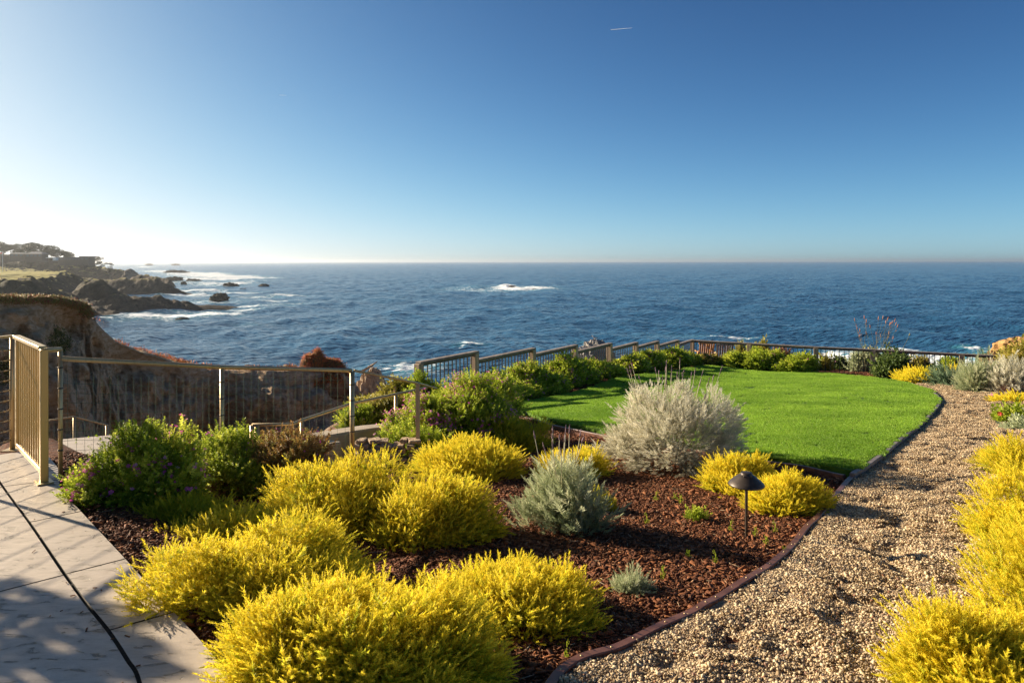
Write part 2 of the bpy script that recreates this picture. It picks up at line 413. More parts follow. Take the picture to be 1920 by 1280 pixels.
def pebble_clump(seed, n=120, rad=0.065, s0=0.0044):
    r = rng(seed); Tv, Tf = jitter_ball(r)
    a = r.uniform(0, 2*np.pi, n); q = rad*np.sqrt(r.uniform(0, 1, n))
    P = np.stack([q*np.cos(a), q*np.sin(a), r.uniform(-0.004, 0.007, n)], -1)
    S = s0*r.lognormal(0, 0.36, n)[:, None]*np.stack([r.uniform(1.0, 1.5, n), r.uniform(.75, 1.0, n), r.uniform(.5, .8, n)], -1)
    V, Fc = stamp(Tv, Tf, rand_rot(n, r, 0.4), S, P)
    return mesh_np('pebbles', V, Fc, M_PEB, {'var': np.repeat(r.uniform(0, 1, n), len(Tv))}, True)
def slope_rot(zf, x, y, r, e=0.05):
    sx = (zf(x+e, y)-zf(x-e, y))/(2*e); sy = (zf(x, y+e)-zf(x, y-e))/(2*e)
    # tilt first about z (random), then lean with the slope: euler XYZ applied x,y,z -> use small-angle with rz folded in
    a = r.uniform(0, 2*np.pi, len(x)); ca, sa = np.cos(a), np.sin(a)
    lx = sx*ca+sy*sa; ly = -sx*sa+sy*ca      # slope in the clump's own axes
    return np.stack([np.arctan(ly), -np.arctan(lx), a], -1)
def fill_pts(poly, dens_fn, seed, ymax=1e9, margin=0.0):
    A = np.array(poly); r = rng(seed); x0, y0 = A.min(0); x1, y1 = A.max(0); y1 = min(y1, ymax); y0 = max(y0, 1.2)
    n = int((x1-x0)*(y1-y0)*dens_fn(0)); x = r.uniform(x0, x1, n); y = r.uniform(y0, y1, n)
    k = r.uniform(0, 1, n) < np.array(dens_fn(np.hypot(x, y)))/dens_fn(0)
    k &= (np.abs(x) < 0.82*y+0.6)
    x, y = x[k], y[k]; k = inpoly(x, y, A)
    if margin: k &= polydist(x, y, A, True) > margin
    return x[k], y[k], r
def dens_g(d): return 330.0/(1+np.maximum(0, np.asarray(d)-6.0)*0.16)
x, y, r = fill_pts(PATH, dens_g, 41, margin=0.02)
k = polydist(x, y, eb) > 0.05; x, y = x[k], y[k]
gn_scatter('gravel', np.stack([x, y, z_path(x, y)+0.002], -1), slope_rot(z_path, x, y, r), r.uniform(.85, 1.2, len(x))*(1+np.maximum(0, y-7)*0.03), r.integers(0, 6, len(x)), [pebble_clump(60+i) for i in range(6)])
print('gravel clumps', len(x))
# turf tufts
m = M('turf_blade'); va = m.attr('var'); v = m.coord(kind='Object')
geo = m.n('NewGeometry'); big = m.n('TexNoise'); big.inputs['Scale'].default_value = 0.9; big.inputs['Detail'].default_value = 4; m.l(geo.outputs['Position'], big.inputs['Vector'])
ca = m.ramp(va, [(0, (0.13, 0.27, 0.016)), (0.5, (0.33, 0.54, 0.042)), (0.92, (0.47, 0.66, 0.08)), (1, (0.42, 0.38, 0.12))])
ca = m.mix(m.ramp(big.outputs['Fac'], [(0.35, (0, 0, 0)), (0.65, (1, 1, 1))]), ca, m.mix(0.5, ca, (0.08, 0.20, 0.012)))
m.set(ca, 0.5, spec=0.25); tr = m.n('BsdfTranslucent'); m.l(ca, tr.inputs[0]); mx = m.n('MixShader'); mx.inputs[0].default_value = 0.4
m.l(m.b.outputs[0], mx.inputs[1]); m.l(tr.outputs[0], mx.inputs[2]); m.l(mx.outputs[0], m.out.inputs[0]); M_BLADE = m.m
def turf_clump(seed, n=230, rad=0.1, h=0.026, wd=0.0022):
    r = rng(seed); a = r.uniform(0, 2*np.pi, n); q = rad*np.sqrt(r.uniform(0, 1, n))
    P = np.stack([q*np.cos(a), q*np.sin(a), np.zeros(n)-0.004], -1)
    b = r.uniform(0, 2*np.pi, n); hh = h*r.uniform(.5, 1.35, n); ln = r.uniform(.1, .8, n)*hh
    sx, sy = np.cos(b)*wd, np.sin(b)*wd; la = r.uniform(0, 2*np.pi, n)
    V = np.stack([P+np.stack([-sx, -sy, 0*sx], -1), P+np.stack([sx, sy, 0*sx], -1),
                  P+np.stack([np.cos(la)*ln*.4+sx*.7, np.sin(la)*ln*.4+sy*.7, hh*.6], -1), P+np.stack([np.cos(la)*ln, np.sin(la)*ln, hh], -1)], 1).reshape(-1, 3)
    i = np.arange(n)[:, None]*4; Fc = np.concatenate([i+np.array([[0, 1, 2]]), i+np.array([[0, 2, 3]])])
    return mesh_np('tuft', V, Fc, M_BLADE, {'var': np.repeat(r.uniform(0, 1, n), 4)})
def dens_t(d): return 125.0/(1+np.maximum(0, np.asarray(d)-12.0)*0.12)
x, y, r = fill_pts(LAWN, dens_t, 51, margin=0.015)
gn_scatter('lawn', np.stack([x, y, z_lawn(x, y)], -1), slope_rot(z_lawn, x, y, r), r.uniform(.85, 1.2, len(x))*(1+np.maximum(0, y-14)*0.02), r.integers(0, 6, len(x)), [turf_clump(80+i) for i in range(6)])
print('turf', len(x))
# bark mulch
m = M('bark_chip'); va = m.attr('var'); n2 = m.noise(m.coord((1, 1, 1)), 160, 3)
c1 = m.ramp(va, [(0, (0.03, 0.010, 0.005)), (0.3, (0.10, 0.032, 0.012)), (0.65, (0.21, 0.068, 0.022)), (0.9, (0.40, 0.155, 0.055)), (1, (0.50, 0.32, 0.18))])
M_BARK = m.set(m.mix(0.35, c1, m.ramp(n2, [(0.3, (0.03, 0.01, 0.005)), (0.7, (0.30, 0.11, 0.04))])), 0.75, spec=0.25)
def bark_clump(seed, n=60, rad=0.12):
    r = rng(seed)
    TV = np.array([(-1, -.8, -.5), (1, -.6, -.5), (1, .7, -.5), (-1, .8, -.5), (-.8, -.6, .5), (.85, -.5, .5), (.8, .6, .5), (-.9, .6, .5)], float)*0.5
    TF = np.array([(0, 3, 2, 1), (4, 5, 6, 7), (0, 1, 5, 4), (1, 2, 6, 5), (2, 3, 7, 6), (3, 0, 4, 7)])
    a = r.uniform(0, 2*np.pi, n); q = rad*np.sqrt(r.uniform(0, 1, n))
    P = np.stack([q*np.cos(a), q*np.sin(a), r.uniform(-0.004, 0.018, n)], -1)
    L = r.lognormal(0, 0.5, n)*0.0165
    S = np.stack([L, L*r.uniform(.22, .6, n), L*r.uniform(.12, .4, n)], -1)
    V, Fc = stamp(TV, TF, rand_rot(n, r, 0.38), S, P); V = V+r.normal(0, 0.0007, V.shape)
    return mesh_np('chips', V, Fc, M_BARK, {'var': np.repeat(r.uniform(0, 1, n), 8)})
BED = [tuple(p) for p in np.array(OUTER)[1:-1]]
BED = [(-4.0, 7.2), (-3.0, 9.0), (-1.6, 11), (-1.2, 14.5), (5.0, 25.5), (8, 26.5), (9.5, 25.4)]+[tuple(p) for p in LAWN[::-1] if True][0:0]+[(16.5, 22.2), (18, 20), (16, 14)]+[(5.8, 4.2), (4.4, 3.2), (3, 1.0)]+[tuple(p) for p in np.array(OUTER)[::-1][1:-1]]
def dens_m(d): return 210.0/(1+np.maximum(0, np.asarray(d)-5.0)*0.35)
x, y, r = fill_pts(BED, dens_m, 61)
k = ~inpoly(x, y, PAT_ALL) & ~inpoly(x, y, LAWN) & ~(inpoly(x, y, PATH))
k &= (polydist(x, y, OUTER) > 0.07) & (polydist(x, y, eb) > 0.06) & (polydist(x, y, FRONT_EDGE) > 0.05)
x, y = x[k], y[k]
gn_scatter('bark_mulch', np.stack([x, y, gz(x, y)+0.006], -1), slope_rot(gz, x, y, r), r.uniform(.8, 1.25, len(x))*(1+np.maximum(0, y-7)*.04), r.integers(0, 7, len(x)), [bark_clump(90+i) for i in range(7)])
print('bark', len(x))
# scattered odd gravel stones kicked onto edging and stray bark on gravel
# ---- patio slabs
m = M('stamped_concrete'); v = m.coord((1, 1, 1)); vs = m.coord((1.0, 3.2, 1), (0, 0, R(20)))
nA = m.noise(v, 1.6, 6, 0.6, 0.6); nB = m.noise(vs, 5.5, 8, 0.62, 0.8); nC = m.noise(v, 120, 3)
chip = m.ramp(nB, [(0.36, (0, 0, 0)), (0.41, (1, 1, 1))])
col = m.ramp(nA, [(0.25, (0.38, 0.305, 0.24)), (0.5, (0.51, 0.42, 0.33)), (0.75, (0.59, 0.50, 0.405))])
col = m.mix(0.55, col, m.ramp(nB, [(0.3, (0.36, 0.29, 0.22)), (0.6, (0.60, 0.50, 0.40))]))
nD = m.noise(v, 6, 5, 0.6, 1.2); spot = m.ramp(nD, [(0.66, (0, 0, 0)), (0.72, (1, 1, 1))])
col = m.mix(m.math('MULTIPLY', spot, 0.5), col, (0.30, 0.19, 0.10))
hgt = m.math('ADD', m.math('MULTIPLY', chip, 0.55), m.math('ADD', m.math('MULTIPLY', nA, 0.6), m.math('MULTIPLY', nC, 0.05)))
M_CONC = m.set(col, m.ramp(nB, [(0.3, (0.65,)*3), (0.7, (0.42,)*3)]), m.bump(hgt, 0.9, 0.02), spec=0.4)
def clip(poly, n, c):
    out = []
    for i in range(len(poly)):
        a = np.array(poly[i]); b = np.array(poly[(i+1) % len(poly)]); da = a@n-c; db = b@n-c
        if da >= 0: out.append(a)
        if (da > 0) != (db > 0) and abs(da-db) > 1e-9: out.append(a+(b-a)*da/(da-db))
    return out
def slab(bm, poly, zt=0.0, zb=-0.1, bev=0.012):
    vs = [bm.verts.new((float(p[0]), float(p[1]), zt)) for p in poly]; f = bm.faces.new(vs)
    if f.normal.z < 0 or sum((poly[i][0]*poly[(i+1) % len(poly)][1]-poly[(i+1) % len(poly)][0]*poly[i][1]) for i in range(len(poly))) < 0: bmesh.ops.reverse_faces(bm, faces=[f])
    ex = bmesh.ops.inset_region(bm, faces=[f], thickness=bev, depth=0)
    rim = set(v for q in ex['faces'] for v in q.verts)-set(f.verts)
    for v in rim: v.co.z = zt-bev*0.6
    ed = [e for e in bm.edges if e.is_boundary and e.verts[0] in rim and e.verts[1] in rim]
    e2 = bmesh.ops.extrude_edge_only(bm, edges=ed)
    for g in e2['geom']:
        if isinstance(g, bmesh.types.BMVert): g.co.z = zb
bm = bmesh.new()
gs = smooth_curve(GROOVE, 6); osm = smooth_curve(OUTER, 6)
jd = [(7, 910, 82, 901), (57, 977, 151, 957), (124, 1074, 234, 1046), (206, 1179, 324, 1146)]
J = []
for a, b, c, d in jd:
    p = np.array(onz(a, b, 0)); q = np.array(onz(c, d, 0)); t = (q-p)/np.linalg.norm(q-p); J.append((p, t))
J.append((np.array([-1.02, 2.2]), np.array([.55, .83]))); J.append((np.array([-0.25, 1.25]), np.array([.35, .93]))); J.append((np.array([0.8, .7]), np.array([.2, .97])))
J.insert(0, (np.array([-4.8, 6.2]), np.array([.72, .69])))
Gp = 0.007
band = [tuple(p) for p in osm]+[tuple(p) for p in gs[::-1]]
for i in range(len(J)-1):
    poly = [np.array(p) for p in band]
    for (p, t), s in ((J[i], 1), (J[i+1], -1)):
        n = np.array([t[1], -t[0]])*s; poly = clip(poly, n, p@n+Gp)
    # keep off the groove
    if len(poly) > 2:
        c = sum(poly)/len(poly)
        slab(bm, [q for q in poly], 0.0, -0.14, 0.014)
main = [(-5.35, 6.75)]+[tuple(p) for p in gs if p[1] < 6.7]+[(3.2, -3), (-6.6, -3), (-6.6, 2), (-5.15, 5.2)]
mp_ = [np.array(p) for p in main]
# shift the main slab off the groove by a gap
cen = np.array([-6, -2.0])
mp_ = [p+(cen-p)/np.linalg.norm(cen-p)*0.017 for p in mp_]
cuts = [(J[1][0], J[1][1]), (J[3][0], J[3][1]), (J[5][0], J[5][1])]
segs = [None]+cuts+[None]
for i in range(len(segs)-1):
    poly = mp_
    if segs[i] is not None: p, t = segs[i]; n = np.array([t[1], -t[0]]); poly = clip(poly, n, p@n+Gp)
    if segs[i+1] is not None: p, t = segs[i+1]; n = -np.array([t[1], -t[0]]); poly = clip(poly, n, p@n+Gp)
    if len(poly) > 2: slab(bm, poly, -0.003, -0.14, 0.012)
slab(bm, [(-5.0, 7.6), (-4.6, 6.95), (-3.85, 6.3), (-3.6, 6.6), (-4.5, 7.8)], -0.2, -0.5, 0.015)
bm_obj('patio', bm, M_CONC, kind='structure')
M_GROUT = plain('joint_fill', (0.07, 0.06, 0.05), (0.13, 0.11, 0.085), 60, 0.9)
bm = bmesh.new(); vs = [bm.verts.new((p[0], p[1], -0.035)) for p in [(-5.35, 6.6)]+[tuple(q) for q in osm[18:]]+[(3.1, -2.9), (-6.5, -2.9), (-6.5, 2)]]
f = bm.faces.new(vs); bm_obj('patio_bed', bm, M_GROUT, kind='structure')

# loose litter: pale straw bits in the bark, stray chips on the slabs and the gravel
def litter(name, n, region, zf, L, wd, mat, seed, label):
    r = rng(seed); A = np.array(region); x0, y0 = A.min(0); x1, y1 = A.max(0); x = r.uniform(x0, x1, n*4); y = r.uniform(y0, y1, n*4)
    k = inpoly(x, y, A) & (r.uniform(0, 1, n*4) < np.clip(4./np.maximum(y, 1), 0, 1)); x, y = x[k][:n], y[k][:n]; n = len(x)
    TV = np.array([(-1, -.8, -.5), (1, -.6, -.5), (1, .7, -.5), (-1, .8, -.5), (-.8, -.6, .5), (.85, -.5, .5), (.8, .6, .5), (-.9, .6, .5)], float)*0.5
    TF = np.array([(0, 3, 2, 1), (4, 5, 6, 7), (0, 1, 5, 4), (1, 2, 6, 5), (2, 3, 7, 6), (3, 0, 4, 7)])
    l = L*r.lognormal(0, .4, n); S = np.stack([l, wd*r.uniform(.6, 1.4, n), wd*.5*np.ones(n)], -1)
    V, Fc = stamp(TV, TF, rand_rot(n, r, .15), S, np.stack([x, y, zf(x, y)], -1))
    link(name, mesh_np(name, V, Fc, mat, {'var': np.repeat(r.uniform(0, 1, n), 8)}), kind='stuff', label=label)
M_STRAW = plain('straw', (0.42, 0.30, 0.17), (0.60, 0.48, 0.32), 50, .8)
bedr = [tuple(p) for p in np.array(OUTER)[4:]][:12]+eb[:70][::1]
BL = [(-3.2, 5.0), (-1.0, 2.7), (.2, 2.5), (2.2, 3.9), (3.1, 6.3), (4.0, 7.4), (1.0, 9.5), (-1.5, 8)]
litter('straw_litter', 420, BL, lambda x, y: gz(x, y)+.026, .045, .0045, M_STRAW, 71, 'pale dry twigs and straw lying on the bark')
litter('bark_litter', 26, [(-3.2, 4.9), (-2.9, 4.6), (-1.3, 2.6), (-1.55, 2.5), (-3.4, 4.7)], lambda x, y: 0*x+.003, .02, .009, M_BARK, 72, 'stray bark chips along the edge of the slabs')
litter('bark_litter', 160, [(1.2, 2.4), (3.0, 4.8), (4.3, 7.4), (6.5, 9), (5.2, 5.5), (2.6, 2.4)], lambda x, y: z_path(x, y)+.008, .022, .01, M_BARK, 73, 'stray bark chips on the gravel')
# ---- sea
def waves(x, y):
    r = rng(5); z = np.zeros_like(x); d = np.hypot(x, y)
    for i in range(34):
        lam = 1.6*1.16**i; th = R(90-62)+r.normal(0, 0.5)   # travel roughly toward the shore
        kx, ky = math.cos(th)*2*math.pi/lam, math.sin(th)*2*math.pi/lam; ph = r.uniform(0, 6.28)
        s = np.sin(kx*x+ky*y+ph+1.3*fbm(x/lam*.23, y/lam*.23, 0, 60+i, 1))
        amp = 0.011*lam**0.72 if lam < 30 else 0.011*30**.72*(30/lam)**.6
        fade = sst(lam*260, lam*120, d)
        z += amp*(s+0.35*s*s)*fade
    return z
u = np.tan(np.linspace(R(-47), R(47), 900)); 
D1 = SEA*-1+CZ
pyrows = np.concatenate([np.linspace(1500, 760, 80), np.linspace(757, 498, 560), 490+7.5*np.exp(-np.linspace(0, 2.5, 26))])
Yr = F*D1/(pyrows-490)
Yr = np.concatenate([Yr[Yr < 12500], [14000.]])
gX = Yr[:, None]*u[None, :]; gY = np.repeat(Yr[:, None], len(u), 1)
foam = np.zeros_like(gX)
def pxpy(x, y, z=SEA): return 960+F*x/np.maximum(y, 1), 490+F*(CZ-z)/np.maximum(y, 1)
PX, PY = pxpy(gX, gY)
STREAKS = [  # px, py, half-width px, half-height px, strength
 (990, 541, 52, 3.2, 1.4), (950, 538, 14, 4, 1.6), (880, 541, 70, 6, .5), (930, 546, 90, 3, .5), (540, 554, 34, 1.6, 1.1), (480, 557, 50, 2.2, .8),
 (440, 520, 60, 3.5, 1.2), (400, 514, 40, 2.5, .9), (470, 527, 50, 1.6, .8), (350, 516, 60, 5, .9), (330, 528, 70, 5, .7), (410, 534, 60, 4, .8), (300, 508, 40, 2.2, 1.2), (345, 509.5, 30, 1.5, .8), (500, 521, 30, 2, .8),
 (330, 548, 60, 6, .75), (400, 566, 60, 5, .75), (480, 574, 60, 2.2, .9), (540, 570, 50, 2, .5), (390, 592, 62, 3.0, 1.2), (430, 588, 40, 2.0, .9), (300, 593, 60, 3.2, .8), (240, 594, 60, 5, .7), (310, 600, 70, 5, .5), (200, 603, 40, 5, .6),
 (885, 653, 28, 3, 1.0), (860, 658, 30, 3, .5), (690, 640, 60, 12, .22), (470, 610, 60, 6, .3), (1080, 642, 20, 3, .9), (1350, 635, 50, 2.2, .9), (1390, 633, 30, 1.5, .9), (1420, 690, 120, 14, .8), (1560, 678, 130, 14, 1.0), (1640, 662, 70, 4, .7), (1750, 680, 110, 14, 1.1), (1870, 665, 40, 6, 1.0), (1825, 658, 16, 2.5, 1.3), (1800, 655, 20, 2, .8), (1325, 700, 60, 12, .8), (800, 690, 60, 12, .5), (640, 700, 60, 12, .3), (760, 700, 60, 15, .6),
 (360, 512, 50, 1.3, 1.3), (430, 517, 45, 1.2, 1.4), (390, 523, 60, 1.3, 1.2), (440, 531, 50, 1.4, 1.1), (385, 545, 50, 1.8, 1.2), (360, 553, 45, 2, 1.1), (450, 549, 45, 1.2, 1.2), (345, 572, 40, 2.2, .0), (455, 580, 50, 1.6, 1.2), (370, 585, 70, 1.6, 1.0), (520, 564, 45, 1.0, 1.0), (270, 500, 20, 1.0, 1.3),
 (1200, 545, 200, 8, .10), (700, 560, 200, 14, .16), (1250, 630, 90, 8, .25)]
for a, b, wx, wy, s in STREAKS:
    foam += s*np.exp(-((PX-a)/wx)**2-((PY-b)/wy)**2)
wz = waves(gX, gY)
lift = np.exp(-((PX-948)/9)**2-((PY-538)/2.5)**2)*0.8
wz = wz*(1-0.0*foam)+lift*np.clip(1+fbm(gX*.3, gY*.3, 0, 8, 3), 0, 2)+0.25*np.clip(foam, 0, 1.5)*np.clip(fbm(gX*.12, gY*.06, 0, 12, 4), -.3, 1)
m = M('sea_water')
geo = m.n('NewGeometry'); mp = m.n('Mapping'); mp.inputs['Rotation'].default_value = (0, 0, R(-20)); m.l(geo.outputs['Position'], mp.inputs[0])
P0 = mp.outputs[0]
def streched(sx, sy, scale, det=4, rough=.6, dist=.3):
    q = m.n('Mapping'); q.inputs['Scale'].default_value = (sx, sy, 1); m.l(P0, q.inputs[0]); return m.noise(q.outputs[0], scale, det, rough, dist)
b1 = streched(.5, 1.2, 1.2, 4, .6); b2 = streched(.4, 1.3, 0.22, 4, .65); b3 = streched(.5, 1.4, 0.035, 5, .7)
nb = m.bump(b3, 0.8, 7.0); nb = m.bump(b2, 1.0, 1.3, nb); nb = m.bump(b1, 1.0, 0.24, nb)
fa = m.attr('foam'); ft = m.math('ADD', m.math('MULTIPLY', streched(1, 1.6, .16, 7, .68, .6), 1.0), m.math('MULTIPLY', streched(1, 1, .8, 5, .7), .6))
fm = m.math('ADD', fa, m.math('MULTIPLY', m.math('SUBTRACT', ft, 0.86), 3.4))
fmask = m.math('MULTIPLY', m.ramp(fm, [(0.45, (0, 0, 0)), (0.85, (1, 1, 1))]), m.ramp(fa, [(0.06, (0, 0, 0)), (0.35, (1, 1, 1))]))
deep = m.ramp(b3, [(0.3, (0.012, 0.055, 0.115)), (0.7, (0.03, 0.11, 0.20))])
teal = m.mix(m.ramp(fa, [(0.1, (0, 0, 0)), (0.9, (1, 1, 1))]), deep, (0.05, 0.22, 0.27))
m.set(teal, 0.16, nb); m.b.inputs['IOR'].default_value = 1.33
fo = m.n('BsdfDiffuse'); fo.inputs[0].default_value = (0.82, 0.85, 0.87, 1); m.l(nb, fo.inputs['Normal'])
mx = m.n('MixShader'); m.l(fmask, mx.inputs[0]); m.l(m.b.outputs[0], mx.inputs[1]); m.l(fo.outputs[0], mx.inputs[2]); m.l(mx.outputs[0], m.out.inputs[0])
M_SEA = m.m
me = mesh_np('sea', np.stack([gX, gY, SEA+wz], -1).reshape(-1, 3), grid_faces(*gX.shape), M_SEA, {'foam': np.clip(foam, 0, 1.6).ravel()}, True)
link('sea', me, kind='structure')

# ---- far coast
def W(px, py, Y): return ((px-960)/F*Y, Y, CZ-(py-490)/F*Y)
RIDGES = [  # (px, py, distance, half width) along each crest
 [(-420, 425, 640, 110), (-150, 452, 620, 100), (0, 478, 600, 90), (60, 482, 590, 80), (110, 488, 580, 60), (160, 494, 570, 42), (210, 502, 560, 28), (232, 506, 550, 16), (243, 513, 545, 9)],
 [(-120, 520, 330, 30), (60, 528, 345, 20), (150, 532, 345, 14), (208, 525, 345, 9), (225, 522, 345, 9), (300, 522, 343, 9), (316, 530, 342, 8), (334, 540, 342, 6), (350, 549, 342, 3)],
 [(120, 560, 225, 18), (150, 532, 226, 17), (163, 521, 226, 13), (190, 521, 225, 12), (203, 531, 224, 12), (218, 549, 223, 14), (270, 554, 226, 13), (330, 562, 230, 9), (375, 570, 234, 5), (430, 576, 240, 3)],
 [(255, 513, 480, 8), (278, 513, 480, 8), (292, 522, 470, 5)],
 [(285, 518, 430, 6), (302, 517, 430, 6), (318, 524, 425, 4)],
 [(10, 500, 520, 60), (60, 512, 480, 55), (100, 516, 440, 45), (150, 522, 420, 35), (190, 528, 400, 25), (215, 532, 380, 12)],
 [(-300, 540, 185, 40), (-60, 556, 185, 35), (60, 566, 190, 30), (150, 573, 200, 22), (210, 584, 210, 10)]]
def coast(x, y):
    nz = fbm(x*.02, y*.02, 0, 71, 5, .55); n2 = fbm(x*.09, y*.09, 0, 73, 4, .6)
    h = np.full(x.shape, -30.0)
    for pts in RIDGES:
        Wp = [W(*p[:3]) for p in pts]; d, zc = polydist(x, y, [(a, b) for a, b, c in Wp], vals=[max(c, SEA+.5) for a, b, c in Wp])
        _, wd = polydist(x, y, [(a, b) for a, b, c in Wp], vals=[p[3] for p in pts])
        dd = np.maximum(0, d+nz*wd*.2)/wd
        hh = zc-(zc-SEA)*dd**1.25+n2*0.045*wd**0.75*(0.3+np.minimum(dd, 1))
        h = np.maximum(h, hh)
    # grassy terrace
    T = [(a, b) for a, b, c in [W(-300, 512, 210), W(30, 530, 175), W(75, 520, 215), W(108, 514, 260), W(112, 510, 310), W(60, 505, 360), W(-300, 500, 380)]]
    ins = inpoly(x, y, T); d = np.where(ins, 0, polydist(x, y, T, True))
    # plateau height follows the lines of sight: about 4.5 m below the camera, rising inland
    hp = -3.0-0.4*nz-np.maximum(0, d-1+nz*4)*0.62+n2*0.35*sst(2, 10, d)
    return np.maximum(h, hp)
ang = np.linspace(-420, 480, 520); yy = 150*np.exp(np.linspace(0, math.log(760/150.), 420))
cX = yy[:, None]*((ang[None, :]-960)/F); cY = np.repeat(yy[:, None], len(ang), 1)
cZ = np.maximum(coast(cX, cY), SEA-2.5)
TER = [(a, b) for a, b, c in [W(-300, 512, 210), W(30, 530, 175), W(75, 520, 215), W(108, 514, 260), W(112, 510, 310), W(60, 505, 360), W(-300, 500, 380)]]
dis = fbm(cX*.28, cY*.28, 0, 75, 3, .6)*0.8*np.where(inpoly(cX, cY, TER), .12, 1); cZ = np.where(cZ > SEA-2, cZ+dis*sst(SEA, SEA+3, cZ), cZ)
m = M('coast_rock'); geo = m.n('NewGeometry'); sep = m.n('SeparateXYZ'); m.l(geo.outputs['Normal'], sep.inputs[0]); sp = m.n('SeparateXYZ'); m.l(geo.outputs['Position'], sp.inputs[0])
nA = m.noise(geo.outputs['Position'], 0.05, 6, .6); nB = m.noise(geo.outputs['Position'], 0.4, 6, .65)
rock = m.ramp(nB, [(0.3, (0.03, 0.022, 0.016)), (0.6, (0.10, 0.072, 0.05)), (0.8, (0.20, 0.145, 0.095))])
veg = m.ramp(nA, [(0.35, (0.03, 0.035, 0.014)), (0.6, (0.07, 0.06, 0.025)), (0.75, (0.12, 0.085, 0.045))])
grass = m.ramp(nB, [(0.35, (0.26, 0.24, 0.06)), (0.7, (0.48, 0.38, 0.12))])
flat = m.ramp(sep.outputs[2], [(0.72, (0, 0, 0)), (0.9, (1, 1, 1))])
high = m.ramp(m.math('ADD', sp.outputs[2], m.math('MULTIPLY', nA, 6)), [(0, (0, 0, 0)), (1, (1, 1, 1))])
hr = m.n('MapRange'); hr.inputs['From Min'].default_value = -8; hr.inputs['From Max'].default_value = -3; m.l(m.math('ADD', sp.outputs[2], m.math('MULTIPLY', nA, 4)), hr.inputs[0])
c1 = m.mix(hr.outputs[0], rock, m.mix(m.math('MULTIPLY', nA, 1.0), veg, rock))
tr_ = m.n('MapRange'); tr_.inputs['From Min'].default_value = 1.0; tr_.inputs['From Max'].default_value = -1.0; m.l(sp.outputs[2], tr_.inputs[0])
gm = m.math('MULTIPLY', m.math('MULTIPLY', m.ramp(sep.outputs[2], [(0.93, (0, 0, 0)), (0.98, (1, 1, 1))]), hr.outputs[0]), tr_.outputs[0])
M_COAST = m.set(m.mix(gm, c1, grass), 0.9, m.bump(nB, 0.9, 1.2), spec=0.15)
link('coast', mesh_np('coast', np.stack([cX, cY, cZ], -1).reshape(-1, 3), grid_faces(*cX.shape), M_COAST, smooth=False), kind='structure')

# ---- cliff across the cove
CREST = [(-420, 520, 17.5), (-150, 548, 20), (0, 557, 22), (60, 556, 23), (110, 560, 24), (152, 570, 25), (172, 598, 26), (215, 636, 27.5), (260, 655, 28.6), (300, 667, 29.5), (345, 681, 30.5), (390, 690, 31.5), (440, 693, 32), (500, 690, 32.5), (545, 690, 33), (600, 692, 33.5), (640, 696, 34), (662, 712, 34.3), (684, 745, 34.5), (700, 790, 34.6), (720, 850, 34.6)]
CW = np.array([W(*p) for p in CREST]); s = np.linspace(0, len(CREST)-1, 420); i0 = np.minimum(s.astype(int), len(CREST)-2); fr = (s-i0)[:, None]
cr = CW[i0]*(1-fr)+CW[i0+1]*fr
tt = np.concatenate([np.linspace(-16, -3, 40)[:-1], np.linspace(-3, 3, 60)[:-1], np.linspace(3, 26, 90)])   # negative = seaward/back side
cl = []
dirv = np.stack([cr[:, 0], cr[:, 1]], -1); dirv = dirv/np.linalg.norm(dirv, axis=1, keepdims=True)
nrm = -dirv*1.0+np.array([0.15, 0]); nrm /= np.linalg.norm(nrm, axis=1, keepdims=True)
for t in tt:
    x = cr[:, 0]+nrm[:, 0]*t*0.55; y = cr[:, 1]+nrm[:, 1]*t*0.55
    low = sst(-8, -16, cr[:, 0])*0
    if t >= 0:
        steep = 0.12*min(t, 1.2)+1.15*max(0, t-0.9)*0.62
        z = cr[:, 2]-steep-0.35*np.maximum(0, t-12)*0.4
    else:
        plat = 3.0*sst(560, 100, 960+F*cr[:, 0]/cr[:, 1])
        z = cr[:, 2]-0.1*min(-t, 3)-1.0*np.maximum(0, -t-1.5-plat)*0.9
    cl.append(np.stack([x, y, z], -1))
cl = np.array(cl)
X_, Y_, Z_ = cl[..., 0], cl[..., 1], cl[..., 2]
dp = sst(0.3, 2.5, np.abs(tt))[:, None]
n1 = fbm(X_*.33, Y_*.33, Z_*.5, 81, 5, .55); n2 = fbm(X_*1.3, Y_*1.3, Z_*1.8, 83, 4, .6)
gul = np.abs(fbm(X_*.5+Z_*.08, Y_*.2, Z_*.07, 85, 3, .5))
gul2 = np.abs(fbm(X_*.9+Z_*.3, Y_*.3, Z_*.12, 86, 4, .55))
off = (n1*1.1+n2*0.4-gul*1.2-gul2*.9)*dp
X_ = X_+nrm[None, :, 0]*off; Y_ = Y_+nrm[None, :, 1]*off; Z_ = Z_+(n2*.12+n1*.1)*(0.35+dp)
m = M('cliff_earth'); geo = m.n('NewGeometry'); sp = m.n('SeparateXYZ'); m.l(geo.outputs['Position'], sp.inputs[0]); sn = m.n('SeparateXYZ'); m.l(geo.outputs['Normal'], sn.inputs[0])
q = m.n('Mapping'); q.inputs['Scale'].default_value = (1, 1, 2.2); q.inputs['Rotation'].default_value = (0, R(25), 0); m.l(geo.outputs['Position'], q.inputs[0])
nA = m.noise(q.outputs[0], 0.45, 6, .6, .5); nB = m.noise(q.outputs[0], 3.5, 7, .7, .4); nC = m.noise(geo.outputs['Position'], 9, 4, .7)
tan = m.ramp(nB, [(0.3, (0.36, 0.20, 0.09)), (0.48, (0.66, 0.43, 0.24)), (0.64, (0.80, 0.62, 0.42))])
grey = m.ramp(nB, [(0.32, (0.16, 0.12, 0.085)), (0.5, (0.44, 0.34, 0.25)), (0.7, (0.66, 0.55, 0.42))])
